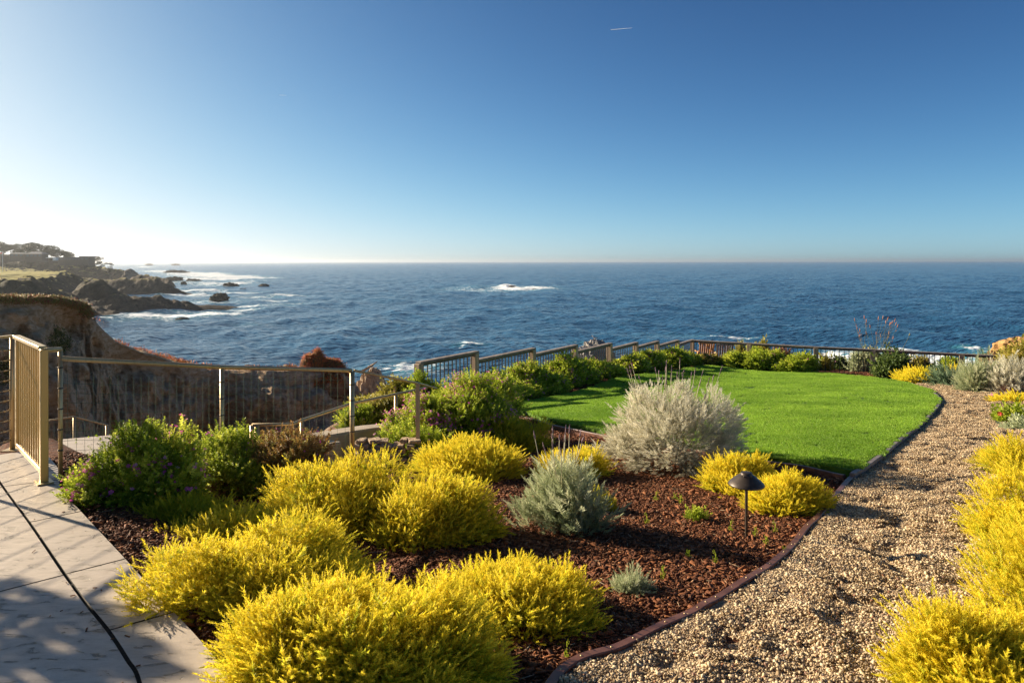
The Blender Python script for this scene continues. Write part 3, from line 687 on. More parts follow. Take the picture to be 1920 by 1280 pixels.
dark = m.ramp(nC, [(0.3, (0.012, 0.014, 0.008)), (0.6, (0.04, 0.045, 0.022)), (0.72, (0.14, 0.14, 0.12))])
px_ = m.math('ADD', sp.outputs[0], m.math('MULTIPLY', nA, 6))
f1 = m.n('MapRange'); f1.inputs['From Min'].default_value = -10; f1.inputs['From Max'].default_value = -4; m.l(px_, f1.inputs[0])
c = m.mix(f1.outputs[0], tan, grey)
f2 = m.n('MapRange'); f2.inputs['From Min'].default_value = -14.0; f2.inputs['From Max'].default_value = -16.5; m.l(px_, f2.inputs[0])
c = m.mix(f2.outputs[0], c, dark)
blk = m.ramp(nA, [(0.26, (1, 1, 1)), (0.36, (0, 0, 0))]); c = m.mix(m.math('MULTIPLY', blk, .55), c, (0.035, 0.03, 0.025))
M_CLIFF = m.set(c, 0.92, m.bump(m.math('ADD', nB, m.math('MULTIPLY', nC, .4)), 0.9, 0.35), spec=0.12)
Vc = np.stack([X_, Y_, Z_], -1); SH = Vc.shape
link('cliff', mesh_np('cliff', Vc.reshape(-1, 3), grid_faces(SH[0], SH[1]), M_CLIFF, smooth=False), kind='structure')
CREST_XYZ = Vc[np.argmin(np.abs(tt))]

# ---- sea air: one even haze box round everything
HAZE = 0.00009
bm = bmesh.new(); bmesh.ops.create_cube(bm, size=1, matrix=Matrix.Translation((0, 0, 6)) @ Matrix.Diagonal((40000, 30000, 50, 1)))
me = bpy.data.meshes.new('haze'); bm.to_mesh(me); bm.free()
hm = bpy.data.materials.new('sea_air'); hm.use_nodes = True; ht = hm.node_tree; ht.nodes.remove(ht.nodes['Principled BSDF'])
pv = ht.nodes.new('ShaderNodeVolumePrincipled'); pv.inputs['Color'].default_value = (0.93, 0.96, 1.0, 1); pv.inputs['Density'].default_value = HAZE; pv.inputs['Anisotropy'].default_value = 0.66
ht.links.new(pv.outputs[0], ht.nodes['Material Output'].inputs['Volume']); me.materials.append(hm)
link('haze', me, kind='stuff')
# ================================================================ ROCKS IN THE SEA AND ON THE SHORE
def rock_mat(name, a, b, c, sc_=1.0):
    m = M(name); v = m.coord((1, 1, 1)); n1 = m.noise(v, 0.6*sc_, 6, .65, .6); n2 = m.noise(v, 5*sc_, 6, .7)
    col = m.mix(0.5, m.ramp(n1, [(0.32, a), (0.5, b), (0.68, c)]), m.ramp(n2, [(0.3, a), (0.7, c)]))
    return m.set(col, 0.88, m.bump(m.math('ADD', n1, m.math('MULTIPLY', n2, .5)), 0.9, 0.25/sc_), spec=0.15)
M_RDARK = rock_mat('dark_sea_rock', (0.035, 0.028, 0.022), (0.09, 0.068, 0.05), (0.2, 0.15, 0.10))
M_RTAN = rock_mat('tan_rock', (0.16, 0.10, 0.06), (0.48, 0.34, 0.22), (0.70, 0.55, 0.38), 2.5)
M_RORANGE = rock_mat('orange_rock', (0.22, 0.10, 0.03), (0.45, 0.24, 0.07), (0.6, 0.40, 0.20), 2.5)
M_RGUANO = rock_mat('guano_rock', (0.03, 0.026, 0.022), (0.20, 0.17, 0.14), (0.80, 0.74, 0.66), 2.2)
def rock(name, X, Y, zb, sx, sy, h, mat, seed, rough=0.35, freq=1.6, sub=4, strat=0.0, sharp=1.0, **kw):
    bm = bmesh.new(); bmesh.ops.create_icosphere(bm, subdivisions=sub, radius=1)
    P = np.array([v.co[:] for v in bm.verts]); u = P.copy()
    n = fbm(u[:, 0]*freq, u[:, 1]*freq, u[:, 2]*freq, seed, 5, .55); rd = 1-np.abs(fbm(u[:, 0]*freq*1.3, u[:, 1]*freq*1.3, u[:, 2]*freq*1.3, seed+5, 4, .55))*2*rough
    f = (1+n*rough)*0.5+rd*0.5
    P = u*f[:, None]; P[:, 2] = np.sign(P[:, 2])*np.abs(P[:, 2])**sharp
    if strat:
        P[:, 2] += strat*np.sign(np.sin(P[:, 2]*18+P[:, 0]*5+n*4))*0.12; P[:, 0] *= 1+strat*.12*np.sin(P[:, 2]*30+P[:, 0]*6)
    P *= [sx, sy, 1]; zm = P[:, 2].max(); P[:, 2] = np.where(P[:, 2] > 0, P[:, 2]/zm*h, P[:, 2]*max(.3*h, .3))
    for v, p in zip(bm.verts, P): v.co = p
    return bm_obj(name, bm, mat, loc=(X, Y, zb), **kw)
def sea_rock(xl, xr, yt, yb, label, seed, mat=M_RDARK, rough=.35, sub=4, group='rocks standing in the sea', dep=.7, **k):
    Y = F*(CZ-SEA)/(yb-490.); cx = ((xl+xr)/2-960)/F*Y; hw = (xr-xl)/2/F*Y; Yc = Y+hw*dep*.7; h = (yb-yt)/F*Yc+hw*dep*.3*(yb-490)/F
    return rock('sea_rock', cx*Yc/Y, Yc, SEA-0.1, hw*1.08, hw*dep, h, mat, seed, rough, sub=sub, label=label, cat='rock', group=group, **k)
sea_rock(393, 433, 548, 564, 'jagged brown rock stack standing alone off the tip of the low dark point', 11, rough=.5, sharp=.8)
sea_rock(416, 450, 528, 537, 'low knobbly brown rock amid white surf, beyond the jagged stack', 12)
sea_rock(483, 505, 531, 536.5, 'small low rock awash, right of the knobbly brown rock', 13, sub=3)
sea_rock(450, 463, 539.5, 542.5, 'tiny flat dark rock between the knobbly rock and the jagged stack', 14, sub=3)
sea_rock(328, 356, 594, 600, 'flat black rock awash in foam, closest to the cliff across the cove', 15, sub=3)
sea_rock(306, 354, 505, 511, 'long low reef with a hump on the far surf line', 16, rough=.5, dep=.25)
sea_rock(350, 378, 521, 528, 'low ragged rock at the end of the far rocky shore', 17, rough=.5)
sea_rock(312, 345, 517, 527, 'brown rock shelf beside the long dark flat-topped headland', 18, rough=.5)
sea_rock(338, 350, 526, 533, 'little upright rock stump in the surf off the headland', 19, sub=3)
sea_rock(272, 287, 493.2, 496.8, 'left one of the two hazy islets on the horizon', 20, group='islets on the horizon')
sea_rock(320, 338, 493.2, 496.8, 'right one of the two hazy islets on the horizon', 21, rough=.5, group='islets on the horizon')
sea_rock(950, 970, 535, 539.5, 'dark wave-washed rock with spray bursting beside it, out at sea', 22, sub=3)
sea_rock(996, 1008, 540.5, 543.5, 'small dark rock at the right end of the foam patch out at sea', 23, sub=3)
# the round tan boulder on the far headland
Yd = 500; x0, _, z0 = W(245, 522, Yd)
rock('boulder_dome', x0, Yd, z0-2, 6.4, 6, 9.5, rock_mat('dome_rock', (.10, .08, .06), (.24, .19, .14), (.38, .29, .2), .3), 33, .18, 1.2, label='big rounded tan boulder dome on the far rocky shore', cat='boulder')
# bird rock beyond the stepped fence
Yb = 62.; bx0, _, bz0 = W(1114, 668, Yb); _, _, bzt = W(1112, 635, Yb)
rock('bird_rock', bx0, Yb, bz0-2, 2.0, 1.6, bzt-bz0+2, M_RGUANO, 44, .3, 3.0, sub=5, sharp=.38, label='jagged black and white rock with a gull on top, behind the stepped fence', cat='rock')
# layered tan rock and driftwood log on it
Yt = 40.; tx, _, tz = W(693, 745, Yt)
def layered(name, px, py_t, py_b, Y, hw, seed, mat, **kw):
    x, _, zt = W(px, py_t, Y); _, _, zb = W(px, py_b, Y)
    return rock(name, x, Y, zb, hw, hw*.9, zt-zb, mat, seed, .2, 2.2, sub=5, strat=.3, sharp=.8, **kw)
layered('layered_rock', 697, 687, 760, Yt, 0.98, 51, M_RTAN, label='tan layered rock crag with a pointed slab on top, behind the pipe handrail', cat='rock')
bm = bmesh.new(); a = Vector(W(676, 697, Yt-.6)); b = Vector(W(706, 680, Yt-.8)); bar(bm, a, a.lerp(b, .7), .3, .12); tube(bm, [a.lerp(b, .5), b+Vector((.05, 0, .1))], .09, 6, .02)
bm_obj('rock_slab', bm, M_RTAN, label='thin pointed stone slab leaning up on the layered rock crag', cat='rock')
layered('shore_crag', 1935, 628, 720, 26., 1.55, 52, M_RORANGE, label='orange lichen-covered rock rising past the right end of the fence', cat='rock')
layered('shore_crag', 1868, 655, 700, 25., .62, 53, M_RORANGE, label='small orange rock in front of the big orange lichen-covered one', cat='rock')
# mound at the end of the cliff covered in orange ice plant
Ym = 33.6; mx_, _, mz = W(598, 712, Ym); _, _, mt = W(590, 657, Ym)
m = M('iceplant_soil'); n1 = m.noise(m.coord(), 1.6, 5, .6); M_ICESOIL = m.set(m.ramp(n1, [(.35, (0.05, 0.03, 0.018)), (.65, (0.20, 0.085, 0.03))]), .9)
mound = rock('mound', mx_+.35, Ym+.6, mz-.6, 1.15, 1.3, mt-mz+.15, M_ICESOIL, 61, .16, 1.5, sub=5, sharp=1.0, label='rounded earth mound under rust-orange ice plant at the end of the cliff', cat='mound')
mound2 = rock('mound', mx_-.33, Ym+.3, mz-.6, .78, 1.0, mt-mz+.62, M_ICESOIL, 64, .16, 1.5, sub=5, sharp=1.2, label='pointed hump of the orange-covered mound, left and higher than the rounded one', cat='mound')
# ice plant mats: small fleshy fingers
def ice_mat(name, cols):
    m = M(name); v = m.attr('var'); m.set(m.ramp(v, cols), .5, spec=.3); tr = m.n('BsdfTranslucent'); m.l(m.b.inputs['Base Color'].links[0].from_socket, tr.inputs[0])
    mx = m.n('MixShader'); mx.inputs[0].default_value = .3; m.l(m.b.outputs[0], mx.inputs[1]); m.l(tr.outputs[0], mx.inputs[2]); m.l(mx.outputs[0], m.out.inputs[0]); return m.m
M_ICE = ice_mat('ice_plant', [(0, (0.09, 0.10, 0.02)), (.25, (0.30, 0.19, 0.03)), (.5, (0.62, 0.20, 0.03)), (.8, (0.80, 0.20, 0.04)), (1, (0.65, 0.09, 0.04))])
M_ICEG = ice_mat('ice_plant_green', [(0, (0.06, 0.08, 0.018)), (.35, (0.28, 0.27, 0.05)), (.65, (0.50, 0.36, 0.12)), (.88, (0.60, 0.24, 0.08)), (1, (0.42, 0.07, 0.08))])
def fingers(name, P, Nn, L, mat, seed, label, per=14, spread=.12, wd=.16, var0=0., var1=1., kind='stuff'):
    r = rng(seed); P = np.repeat(P, per, 0)+r.normal(0, spread, (len(P)*per, 3))*[1, 1, .5]; n = len(P)
    d = np.repeat(Nn, per, 0)+r.normal(0, .6, (n, 3)); d /= np.linalg.norm(d, axis=1, keepdims=True)
    s = np.cross(d, r.normal(0, 1, (n, 3))); s /= np.linalg.norm(s, axis=1, keepdims=True); l = L*r.uniform(.5, 1.3, n)[:, None]
    t = np.cross(d, s)
    V = np.stack([P+s*l*wd, P-s*l*wd*.5+t*l*wd*.8, P-s*l*wd*.5-t*l*wd*.8, P+d*l], 1).reshape(-1, 3); i = np.arange(n)[:, None]*4
    Fc = np.concatenate([i+np.array([[0, 1, 3]]), i+np.array([[1, 2, 3]]), i+np.array([[2, 0, 3]])])
    vr = np.clip(np.repeat(r.uniform(var0, var1, n//per), per)+r.normal(0, .12, n), 0, 1)
    return link(name, mesh_np(name, V, Fc, mat, {'var': np.repeat(vr, 4)}), kind=kind, label=label)
# over the mound
mw = np.array([mound.matrix_world @ v.co if False else (v.co[0]+mound.location[0], v.co[1]+mound.location[1], v.co[2]+mound.location[2]) for v in mound.data.vertices])
mn = np.array([v.normal[:] for v in mound.data.vertices]); k = (mw[:, 2] > mz-.1) & (mn[:, 2] > -.1)
mw2 = np.array([(v.co[0]+mound2.location[0], v.co[1]+mound2.location[1], v.co[2]+mound2.location[2]) for v in mound2.data.vertices]); mn2 = np.array([v.normal[:] for v in mound2.data.vertices]); k2 = (mw2[:, 2] > mz-.1) & (mn2[:, 2] > -.1)
fingers('ice_plant', np.concatenate([mw[k], mw2[k2]]), np.concatenate([mn[k], mn2[k2]]), .09, M_ICE, 62, 'rust-orange ice plant over the mound and cliff end', 10, .07, var0=.15, var1=.9)
# along the crest of the cliff
r = rng(63); pxs = 960+F*CREST_XYZ[:, 0]/CREST_XYZ[:, 1]
def crest_pts(lo, hi, back, n, seed, rows=(0.0, 1.0)):
    r = rng(seed); ti = [i for i, t in enumerate(tt) if back[0] <= t <= back[1]]; ci = np.where((pxs > lo) & (pxs < hi))[0]
    a = r.choice(ti, n); b = r.choice(ci, n); return Vc[a, b]+[0, 0, .02]
P = crest_pts(150, 560, (-3, .25), 900, 64); P = P[fbm(P[:, 0]*.9, P[:, 1]*.9, 0, 5, 3) > -.15]
fingers('ice_plant', P, np.tile([0, -.2, 1.], (len(P), 1)), .11, M_ICE, 65, 'red and orange ice plant along the cliff crest', 12, .12)
P = crest_pts(-420, 165, (-6, .9), 9000, 66)
fingers('ice_plant', P, np.tile([0, -.2, 1.], (len(P), 1)), .085, M_ICEG, 67, 'mixed green and rusty ice plant on the left cliff top', 10, .10, var0=.2)
P = crest_pts(-420, 118, (1.3, 7.5), 3600, 68); P = P[fbm(P[:, 0]*.7, P[:, 2]*.7, 0, 7, 3) > .18]
fingers('ice_plant', P, np.tile([0, -.8, .4], (len(P), 1)), .09, M_ICEG, 69, 'dark trailing plants hanging down the left cliff face', 12, .14, var1=.5)
# ---- far trees, houses and flag on the headland
M_CYP = leaf_mat('cypress_leaf', (0.012, 0.02, 0.008), (0.03, 0.042, 0.016), transl=.1)
M_TRUNK = plain('trunk_bark', (0.05, 0.04, 0.03), (0.12, 0.09, 0.07), 4, .9)
def tri_cloud(C, Rr, n, size, r, flat=1.0, mats=None, name='crown'):
    """n leaf tris spread in blobs C (k,3) with radii Rr"""
    k = r.integers(0, len(C), n); d = r.normal(0, 1, (n, 3)); d /= np.linalg.norm(d, axis=1, keepdims=True)
    P = C[k]+d*(Rr[k]*r.uniform(.5, 1.05, n)**.5)[:, None]*[1, 1, flat]
    a = r.normal(0, 1, (n, 3)); b = r.normal(0, 1, (n, 3)); a /= np.linalg.norm(a, axis=1, keepdims=True); b /= np.linalg.norm(b, axis=1, keepdims=True)
    s = size*r.uniform(.6, 1.4, n)[:, None]
    V = np.stack([P-a*s*.5, P+a*s*.5, P+b*s], 1).reshape(-1, 3); Fc = np.arange(3*n).reshape(-1, 3)
    return mesh_np(name, V, Fc, mats, {'var': np.repeat(np.clip(r.uniform(0, 1, n), 0, 1), 3), 'tip': np.repeat(r.uniform(0, 1, n), 3)})
def coast_z(x, y): return float(coast(np.array([x]), np.array([y]))[0])
def cypress(px, py_top, wpx, Y, label, seed, hpx=None, flat=.55):
    r = rng(seed); x = (px-960)/F*Y; zb = coast_z(x, Y); zt = CZ-(py_top-490)/F*Y; h = max(zt-zb, 3.); wd = wpx/F*Y
    t = empty('cypress_tree', (x, Y, zb-.5), 0, label, 'tree', 'cypress trees on the far headland')
    n = 9; C = np.stack([r.normal(0, .30, n)*wd+0.12*wd, r.normal(0, .3, n)*wd, h*r.uniform(.38, 1.0, n)], -1); C[:, 2] -= np.abs(C[:, 0])*.25*h/wd
    Rr = wd*r.uniform(.2, .36, n); C[:, 2] = np.minimum(C[:, 2], h-Rr*flat)
    link('crown', tri_cloud(C, Rr, 5200, wd*.035, r, flat, M_CYP), t)
    bm = bmesh.new(); tube(bm, [(0, 0, 0), (.03*wd, 0, h*.3), (.1*wd, 0, h*.6)], .035*h, 6, .02*h)
    for c in C[:5]: tube(bm, [(.04*wd, 0, h*.35), tuple(c)], .014*h, 5, .005*h)
    bm_obj('trunk', bm, M_TRUNK, t)
for i, a in enumerate([(-30, 450, 60, 600, 'dark cypress tree mostly cut by the left frame edge'), (6, 452, 46, 590, 'tall dark cypress tree above the red flag'), (34, 455, 34, 585, 'dark cypress behind the left pale roof'),
        (62, 452, 44, 580, 'widest dark cypress, above the pale house roof'), (84, 458, 36, 575, 'dark cypress right of the widest one'), (104, 465, 26, 570, 'small wind-shaped cypress above the white dormer'),
        (122, 466, 26, 568, 'cypress behind the long dark house'), (142, 473, 20, 565, 'small wind-bent cypress behind the right half of the dark house'), (176, 478, 20, 560, 'flat-topped cypress just right of the dark house'),
        (188, 486, 16, 556, 'small low cypress, second from the seaward end'), (203, 490, 13, 552, 'smallest cypress at the seaward end of the headland')]):
    cypress(a[0], a[1], a[2], a[3], a[4], 200+i, flat=.5 if a[2] > 30 else .38)
M_ROOF = plain('pale_roof', (0.10, 0.10, 0.105), (0.16, 0.16, 0.165), 2, .6); M_HWALL = plain('house_wall', (0.07, 0.06, 0.05), (0.12, 0.10, 0.08), 2, .8)
M_DROOF = plain('dark_roof', (0.05, 0.05, 0.055), (0.08, 0.08, 0.085), 2, .6); M_GLASS = plain('window_glass', (0.12, 0.14, 0.16), None, 1, .1); M_WHITE = plain('white_paint', (0.75, 0.77, 0.8), None, 1, .5)
def house(xl, xr, y_eave, y_ridge, y_base, Y, label, wall, roof, wins=4, flat=False):
    a = W(xl, y_base, Y); b = W(xr, y_base, Y); zE = W(0, y_eave, Y)[2]; zR = W(0, y_ridge, Y)[2]; wd = b[0]-a[0]; h = zE-a[2]
    t = empty('house', ((a[0]+b[0])/2, Y, a[2]), 0, label, 'house')
    bm = bmesh.new(); box(bm, (0, 4, h/2-2), (wd, 8, h+4)); bm_obj('wall', bm, wall, t)
    bm = bmesh.new()
    if flat: box(bm, (0, 4, h+.25), (wd+1, 9, .5+zR-zE))
    else:
        vs = [bm.verts.new(p) for p in [(-wd/2-.5, -.6, h), (wd/2+.5, -.6, h), (wd/2+.5, 8.6, h), (-wd/2-.5, 8.6, h), (-wd/2+wd*.2, 4, h+zR-zE), (wd/2-wd*.2, 4, h+zR-zE)]]
        for q in ((0, 1, 5, 4), (1, 2, 5), (2, 3, 4, 5), (3, 0, 4), (0, 3, 2, 1)): bm.faces.new([vs[i] for i in q])
    bm_obj('roof', bm, roof, t)
    for i in range(wins):
        bm = bmesh.new(); box(bm, (-wd/2+wd*(i+.5)/wins, -.05, h*.5), (wd/wins*.55, .12, h*.55)); bm_obj('window', bm, M_GLASS, t)
house(18, 44, 474.5, 472.8, 480, 548, 'pale-roofed low house on the headland, nearer the flag', M_HWALL, M_ROOF, 3)
house(48, 78, 475, 471, 481, 545, 'pale-roofed house with a higher ridge under the widest cypress', M_HWALL, M_ROOF, 4)
house(108, 150, 483, 481.5, 487, 540, 'long dark flat-roofed house near the seaward end of the headland', M_HWALL, M_DROOF, 8, True)
house(150, 166, 481, 480, 487, 538, 'taller dark block at the end of the long flat-roofed house', M_HWALL, M_DROOF, 2, True)
bm = bmesh.new(); p = W(104, 485, 535); box(bm, p, (3.0, 2, 2.2)); box(bm, (p[0]-2.5, p[1], p[2]+1.2), (8, 3, .35)); bm_obj('porch_roof', bm, M_WHITE, label='small white porch left of the long dark house', cat='porch')
t = empty('flagpole', W(5, 506, 300), 0, 'thin pole with a red flag at the left edge by the grassy terrace', 'flagpole')
bm = bmesh.new(); tube(bm, [(0, 0, -1.5), (0, 0, 8)], .1, 6); bm_obj('pole', bm, M_WHITE, t)
bm = bmesh.new(); box(bm, (-1.6, 0, 7.6), (3.0, .05, .6)); bm_obj('flag', bm, plain('red_cloth', (0.6, 0.06, 0.04), None, 1, .7), t)
M_SCRUB = leaf_mat('headland_scrub', (0.015, 0.022, 0.008), (0.04, 0.045, 0.02), transl=.1)
r = rng(78); px_s = r.uniform(-30, 205, 900); Y_s = r.uniform(430, 575, 900); X_s = (px_s-960)/F*Y_s; Z_s = coast(X_s, Y_s); k = (Z_s > -2.5) & (fbm(X_s*.03, Y_s*.03, 0, 4, 3) > -.2)
link('scrub', tri_cloud(np.stack([X_s, Y_s, Z_s+.3], -1)[k], np.full(int(k.sum()), 2.6), 26000, 1.3, r, .55, M_SCRUB, 'scrub'), kind='stuff', label='dark scrub covering the headland below the houses')
# contrail, 10 km up
bm = bmesh.new(); a = Vector(W(1146, 56.5, 24000)); b = Vector(W(1186, 53, 25500)); tube(bm, [a, a.lerp(b, .5), b], 9, 8, 4)
M_VAP = leaf_mat('vapour', (.95, .95, .95), (.95, .95, .95), transl=.5, rough=1, spec=0)
bm_obj('contrail', bm, M_VAP, kind='stuff', label='short white aircraft trail high in the sky')
bm = bmesh.new(); a = Vector(W(524, 178, 26000)); b = Vector(W(538, 178.5, 26500)); tube(bm, [a, b], 5, 6, 3)
bm_obj('contrail', bm, M_VAP, kind='stuff', label='tiny faint aircraft trail on the left of the sky')
# gull on the bird rock
def gull(loc, rz, s, label):
    t = empty('gull', loc, rz, label, 'bird')
    mt = plain('gull_white', (.75, .75, .72), None, 1, .7); mg = plain('gull_grey', (.28, .29, .31), None, 1, .7); my = plain('gull_yellow', (.7, .4, .05), None, 1, .5)
    bm = bmesh.new(); tube(bm, [(-.22, 0, .15), (-.12, 0, .17), (0, 0, .19), (.1, 0, .22), (.15, 0, .29), (.19, 0, .35), (.23, 0, .355)], .06, 10)
    for v in bm.verts:
        x = v.co.x; c = Vector((x, 0, np.interp(x, [-.22, 0, .1, .15, .19, .23], [.15, .19, .22, .29, .35, .355]))); k = np.interp(x, [-.22, -.12, 0, .1, .15, .2, .24], [.2, .9, 1.35, 1.1, .75, .7, .25]); v.co = c+(v.co-c)*k
    for v in bm.verts: v.co *= s
    bm_obj('body', bm, mt, t, smooth=True)
    for sy in (-1, 1):
        bm = bmesh.new(); tube(bm, [(.08*s, sy*.065*s, .22*s), (-.1*s, sy*.06*s, .19*s), (-.32*s, sy*.02*s, .13*s)], .045*s, 8, .005*s); bm_obj('wing', bm, mg, t)
        bm = bmesh.new(); tube(bm, [(.0, sy*.03*s, .12*s), (.01, sy*.03*s, 0)], .008*s, 5); bm_obj('leg', bm, my, t)
    bm = bmesh.new(); tube(bm, [(.22*s, 0, .355*s), (.30*s, 0, .335*s)], .018*s, 6, .004*s); bm_obj('beak', bm, my, t)
gull(W(1115, 637.5, Yb-.1), R(200), 1.15, 'white gull standing on top of the black and white rock')
# ================================================================ PLANTS
GA = 2.399963
def blades(n, z0, z1, out, L0, L1, wd, quad=False, seed=1, droop=0.0):
    """leaves up a unit stem on z: returns V, F, tip"""
    r = rng(seed); V = []; Fc = []; T = []
    for i in range(n):
        t = i/(n-1); z = z0+(z1-z0)*t; a = i*GA+r.uniform(-.4, .4); L = (L0+(L1-L0)*t)*r.uniform(.75, 1.25); el = out*(1-t*.55)*r.uniform(.8, 1.2)
        d = np.array([math.cos(a)*math.sin(el), math.sin(a)*math.sin(el), math.cos(el)]); s = np.array([-math.sin(a), math.cos(a), 0])*wd*L
        b = np.array([0, 0, z]); k = len(V)
        if quad:
            m_ = b+d*L*.5; V += [b, m_+s, b+d*L-np.array([0, 0, droop*L]), m_-s]; Fc += [(k, k+1, k+2), (k, k+2, k+3)]; T += [t]*4
        else:
            V += [b-s, b+s, b+d*L]; Fc += [(k, k+1, k+2)]; T += [t]*3
    # stem
    k = len(V); V += [np.array([.008, 0, 0]), np.array([-.008, 0, 0]), np.array([0, 0, z1])]; Fc.append((k, k+1, k+2)); T += [0, 0, .3]
    return np.array(V), np.array(Fc), np.array(T)
SPR = {
 'gold': [blades(22, .05, 1.0, R(55), .26, .17, .17, seed=i) for i in range(3)],
 'goldfar': [blades(16, .08, 1.0, R(48), .22, .16, .30, seed=i) for i in range(3)],
 'leafy': [blades(15, .15, 1.0, R(62), .26, .20, .26, True, seed=i, droop=.1) for i in range(3)],
 'leafyfar': [blades(8, .2, 1.0, R(62), .36, .30, .34, True, seed=i) for i in range(3)],
 'silver': [blades(26, .1, 1.0, R(38), .36, .26, .07, True, seed=i) for i in range(3)],
 'spiky': [blades(40, .1, 1.0, R(55), .30, .22, .06, True, seed=i) for i in range(3)],
 'twig': [blades(3, .4, .9, R(30), .5, .4, .02, seed=i) for i in range(3)]}
def frames(d, r):
    """3x3 with z column along d, random spin"""
    n = len(d); a = r.normal(0, 1, (n, 3)); x = np.cross(a, d); x /= np.linalg.norm(x, axis=1, keepdims=True); y = np.cross(d, x)
    return np.stack([x, y, d], -1)
def unit(v): return v/np.maximum(np.linalg.norm(v, axis=-1, keepdims=True), 1e-9)
def crown(seed, rx, ry, h, nb, ns, L, kind, up=.55, spread=.5, lump=.22, zmin=-.75, lean=(0, 0), inner=.3, fat=1.0, midz=.34, pos_out=None, skirt=1.0, shell=.22, mounds=1):
    """foliage of one shrub as arrays; sprigs grouped on branch tips over a lumpy mound"""
    r = rng(seed); d = unit(r.normal(0, 1, (nb*3, 3))); d = d[d[:, 2] > zmin][:nb]; n = len(d)
    rad = 1+lump*fbm(d[:, 0]*1.9+seed, d[:, 1]*1.9, d[:, 2]*1.9, seed, 3)
    dep = np.where(r.uniform(0, 1, n) < inner, r.uniform(.35, .8, n), 1-shell*r.uniform(0, 1, n)**2)
    zz = np.where(d[:, 2] > 0, h*midz+h*(1-midz)*d[:, 2]*rad, h*midz*(1+d[:, 2]/max(-zmin, .01)*.92))
    sk = np.where(d[:, 2] < 0, skirt, 1.0); dn = np.where(d[:, 2] < 0, 1-0.12*np.abs(d[:, 2]), 1.0)
    hor = unit(d[:, :2])*np.where(d[:, 2:3] < 0, dn[:, None], np.sqrt(np.maximum(0, 1-d[:, 2:3]**2)))
    C = np.stack([hor[:, 0]*rad*sk, hor[:, 1]*rad*sk, zz/h], -1)
    if mounds > 1:      # several overlapping hummocks instead of one dome
        k = mounds; a = np.arange(k)*GA+r.uniform(0, 6); q = np.sqrt((np.arange(k)+.3)/k)*r.uniform(.44, .56, k); q[0] = .12
        ms_ = r.uniform(.34, .58, k); mh = r.uniform(.5, 1.0, k); mh[r.integers(0, k)] = 1.0; j = r.choice(k, n, p=ms_/ms_.sum())
        C = np.stack([C[:, 0]*ms_[j]+q[j]*np.cos(a[j]), C[:, 1]*ms_[j]+q[j]*np.sin(a[j]), C[:, 2]*mh[j]], -1)
        bury = np.zeros(n, bool)
        for i_ in range(k): bury |= (j != i_) & (((C[:, 0]-q[i_]*np.cos(a[i_]))/ms_[i_])**2+((C[:, 1]-q[i_]*np.sin(a[i_]))/ms_[i_])**2+np.maximum(0, (C[:, 2]/mh[i_]-midz)/(1-midz))**2 < .45)
        C[bury] *= 1.0; keep = ~bury | (r.uniform(0, 1, n) < .25); C = C[keep]; d = d[keep]; dep = dep[keep]; n = len(C)
    C = C*[rx, ry, h]
    if mounds > 1: C = C*[1, 1, 1]-np.stack([d[:, 0]*rx*.45, d[:, 1]*ry*.45, d[:, 2]*h*.45], -1)*(1-dep[:, None])
    else: C = np.array([0, 0, h*midz*.6])*(1-dep[:, None])+C*dep[:, None]
    C0 = C
    nrm_ = unit(np.stack([d[:, 0]/1, d[:, 1]/1, d[:, 2]*.9], -1)); B = unit(nrm_*(1-up)+np.array([lean[0], lean[1], 1.])*up+r.normal(0, .12, (n, 3)))
    C -= B*L*.55
    bl = r.uniform(.7, 1.25, n)*np.where(r.uniform(0, 1, n) < .07, 1.55, 1.0)                    # branch vigour
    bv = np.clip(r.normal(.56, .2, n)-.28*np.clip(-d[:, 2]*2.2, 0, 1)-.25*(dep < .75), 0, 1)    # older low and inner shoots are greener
    Cb = np.repeat(C, ns, 0); Bb = np.repeat(B, ns, 0); bb = np.repeat(bl, ns); vv = np.repeat(bv, ns); m_ = len(Cb)
    off = r.normal(0, 1, (m_, 3))*L*.42; P = Cb+off; D = unit(Bb+off/L*spread+r.normal(0, .22, (m_, 3)))
    P = P+D*(r.uniform(-.5, .35, (m_, 1))*L); P[:, 2] = np.maximum(P[:, 2], .012)
    S = L*bb*r.uniform(.6, 1.25, m_); vr = np.clip(vv+r.normal(0, .13, m_), 0, 1)
    tps = SPR[kind]; Vs, Fs, As, Ts = [], [], [], []; o = 0; Rm = frames(D, r)
    for k, (TV, TF, TT) in enumerate(tps):
        i = np.arange(m_) % len(tps) == k; S3 = np.stack([S[i]*fat, S[i]*fat, S[i]], -1)
        V, Fc = stamp(TV, TF, Rm[i], S3, P[i]); Vs.append(V); Fs.append(Fc+o); o += len(V)
        As.append(np.repeat(vr[i], len(TV))); Ts.append(np.tile(TT, int(i.sum())))
    if pos_out is not None: pos_out.append((P+D*S[:, None], D, C0))
    return np.concatenate(Vs), np.concatenate(Fs), np.concatenate(As), np.concatenate(Ts)
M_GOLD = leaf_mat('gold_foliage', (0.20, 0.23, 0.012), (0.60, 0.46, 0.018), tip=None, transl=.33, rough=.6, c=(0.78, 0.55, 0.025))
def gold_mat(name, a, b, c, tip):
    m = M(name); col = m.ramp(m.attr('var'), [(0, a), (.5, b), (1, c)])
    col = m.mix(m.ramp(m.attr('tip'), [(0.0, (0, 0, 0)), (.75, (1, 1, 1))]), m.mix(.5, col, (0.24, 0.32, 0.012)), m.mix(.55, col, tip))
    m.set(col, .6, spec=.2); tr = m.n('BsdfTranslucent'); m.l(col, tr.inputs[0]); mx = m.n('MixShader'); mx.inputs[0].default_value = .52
    m.l(m.b.outputs[0], mx.inputs[1]); m.l(tr.outputs[0], mx.inputs[2]); m.l(mx.outputs[0], m.out.inputs[0]); return m.m
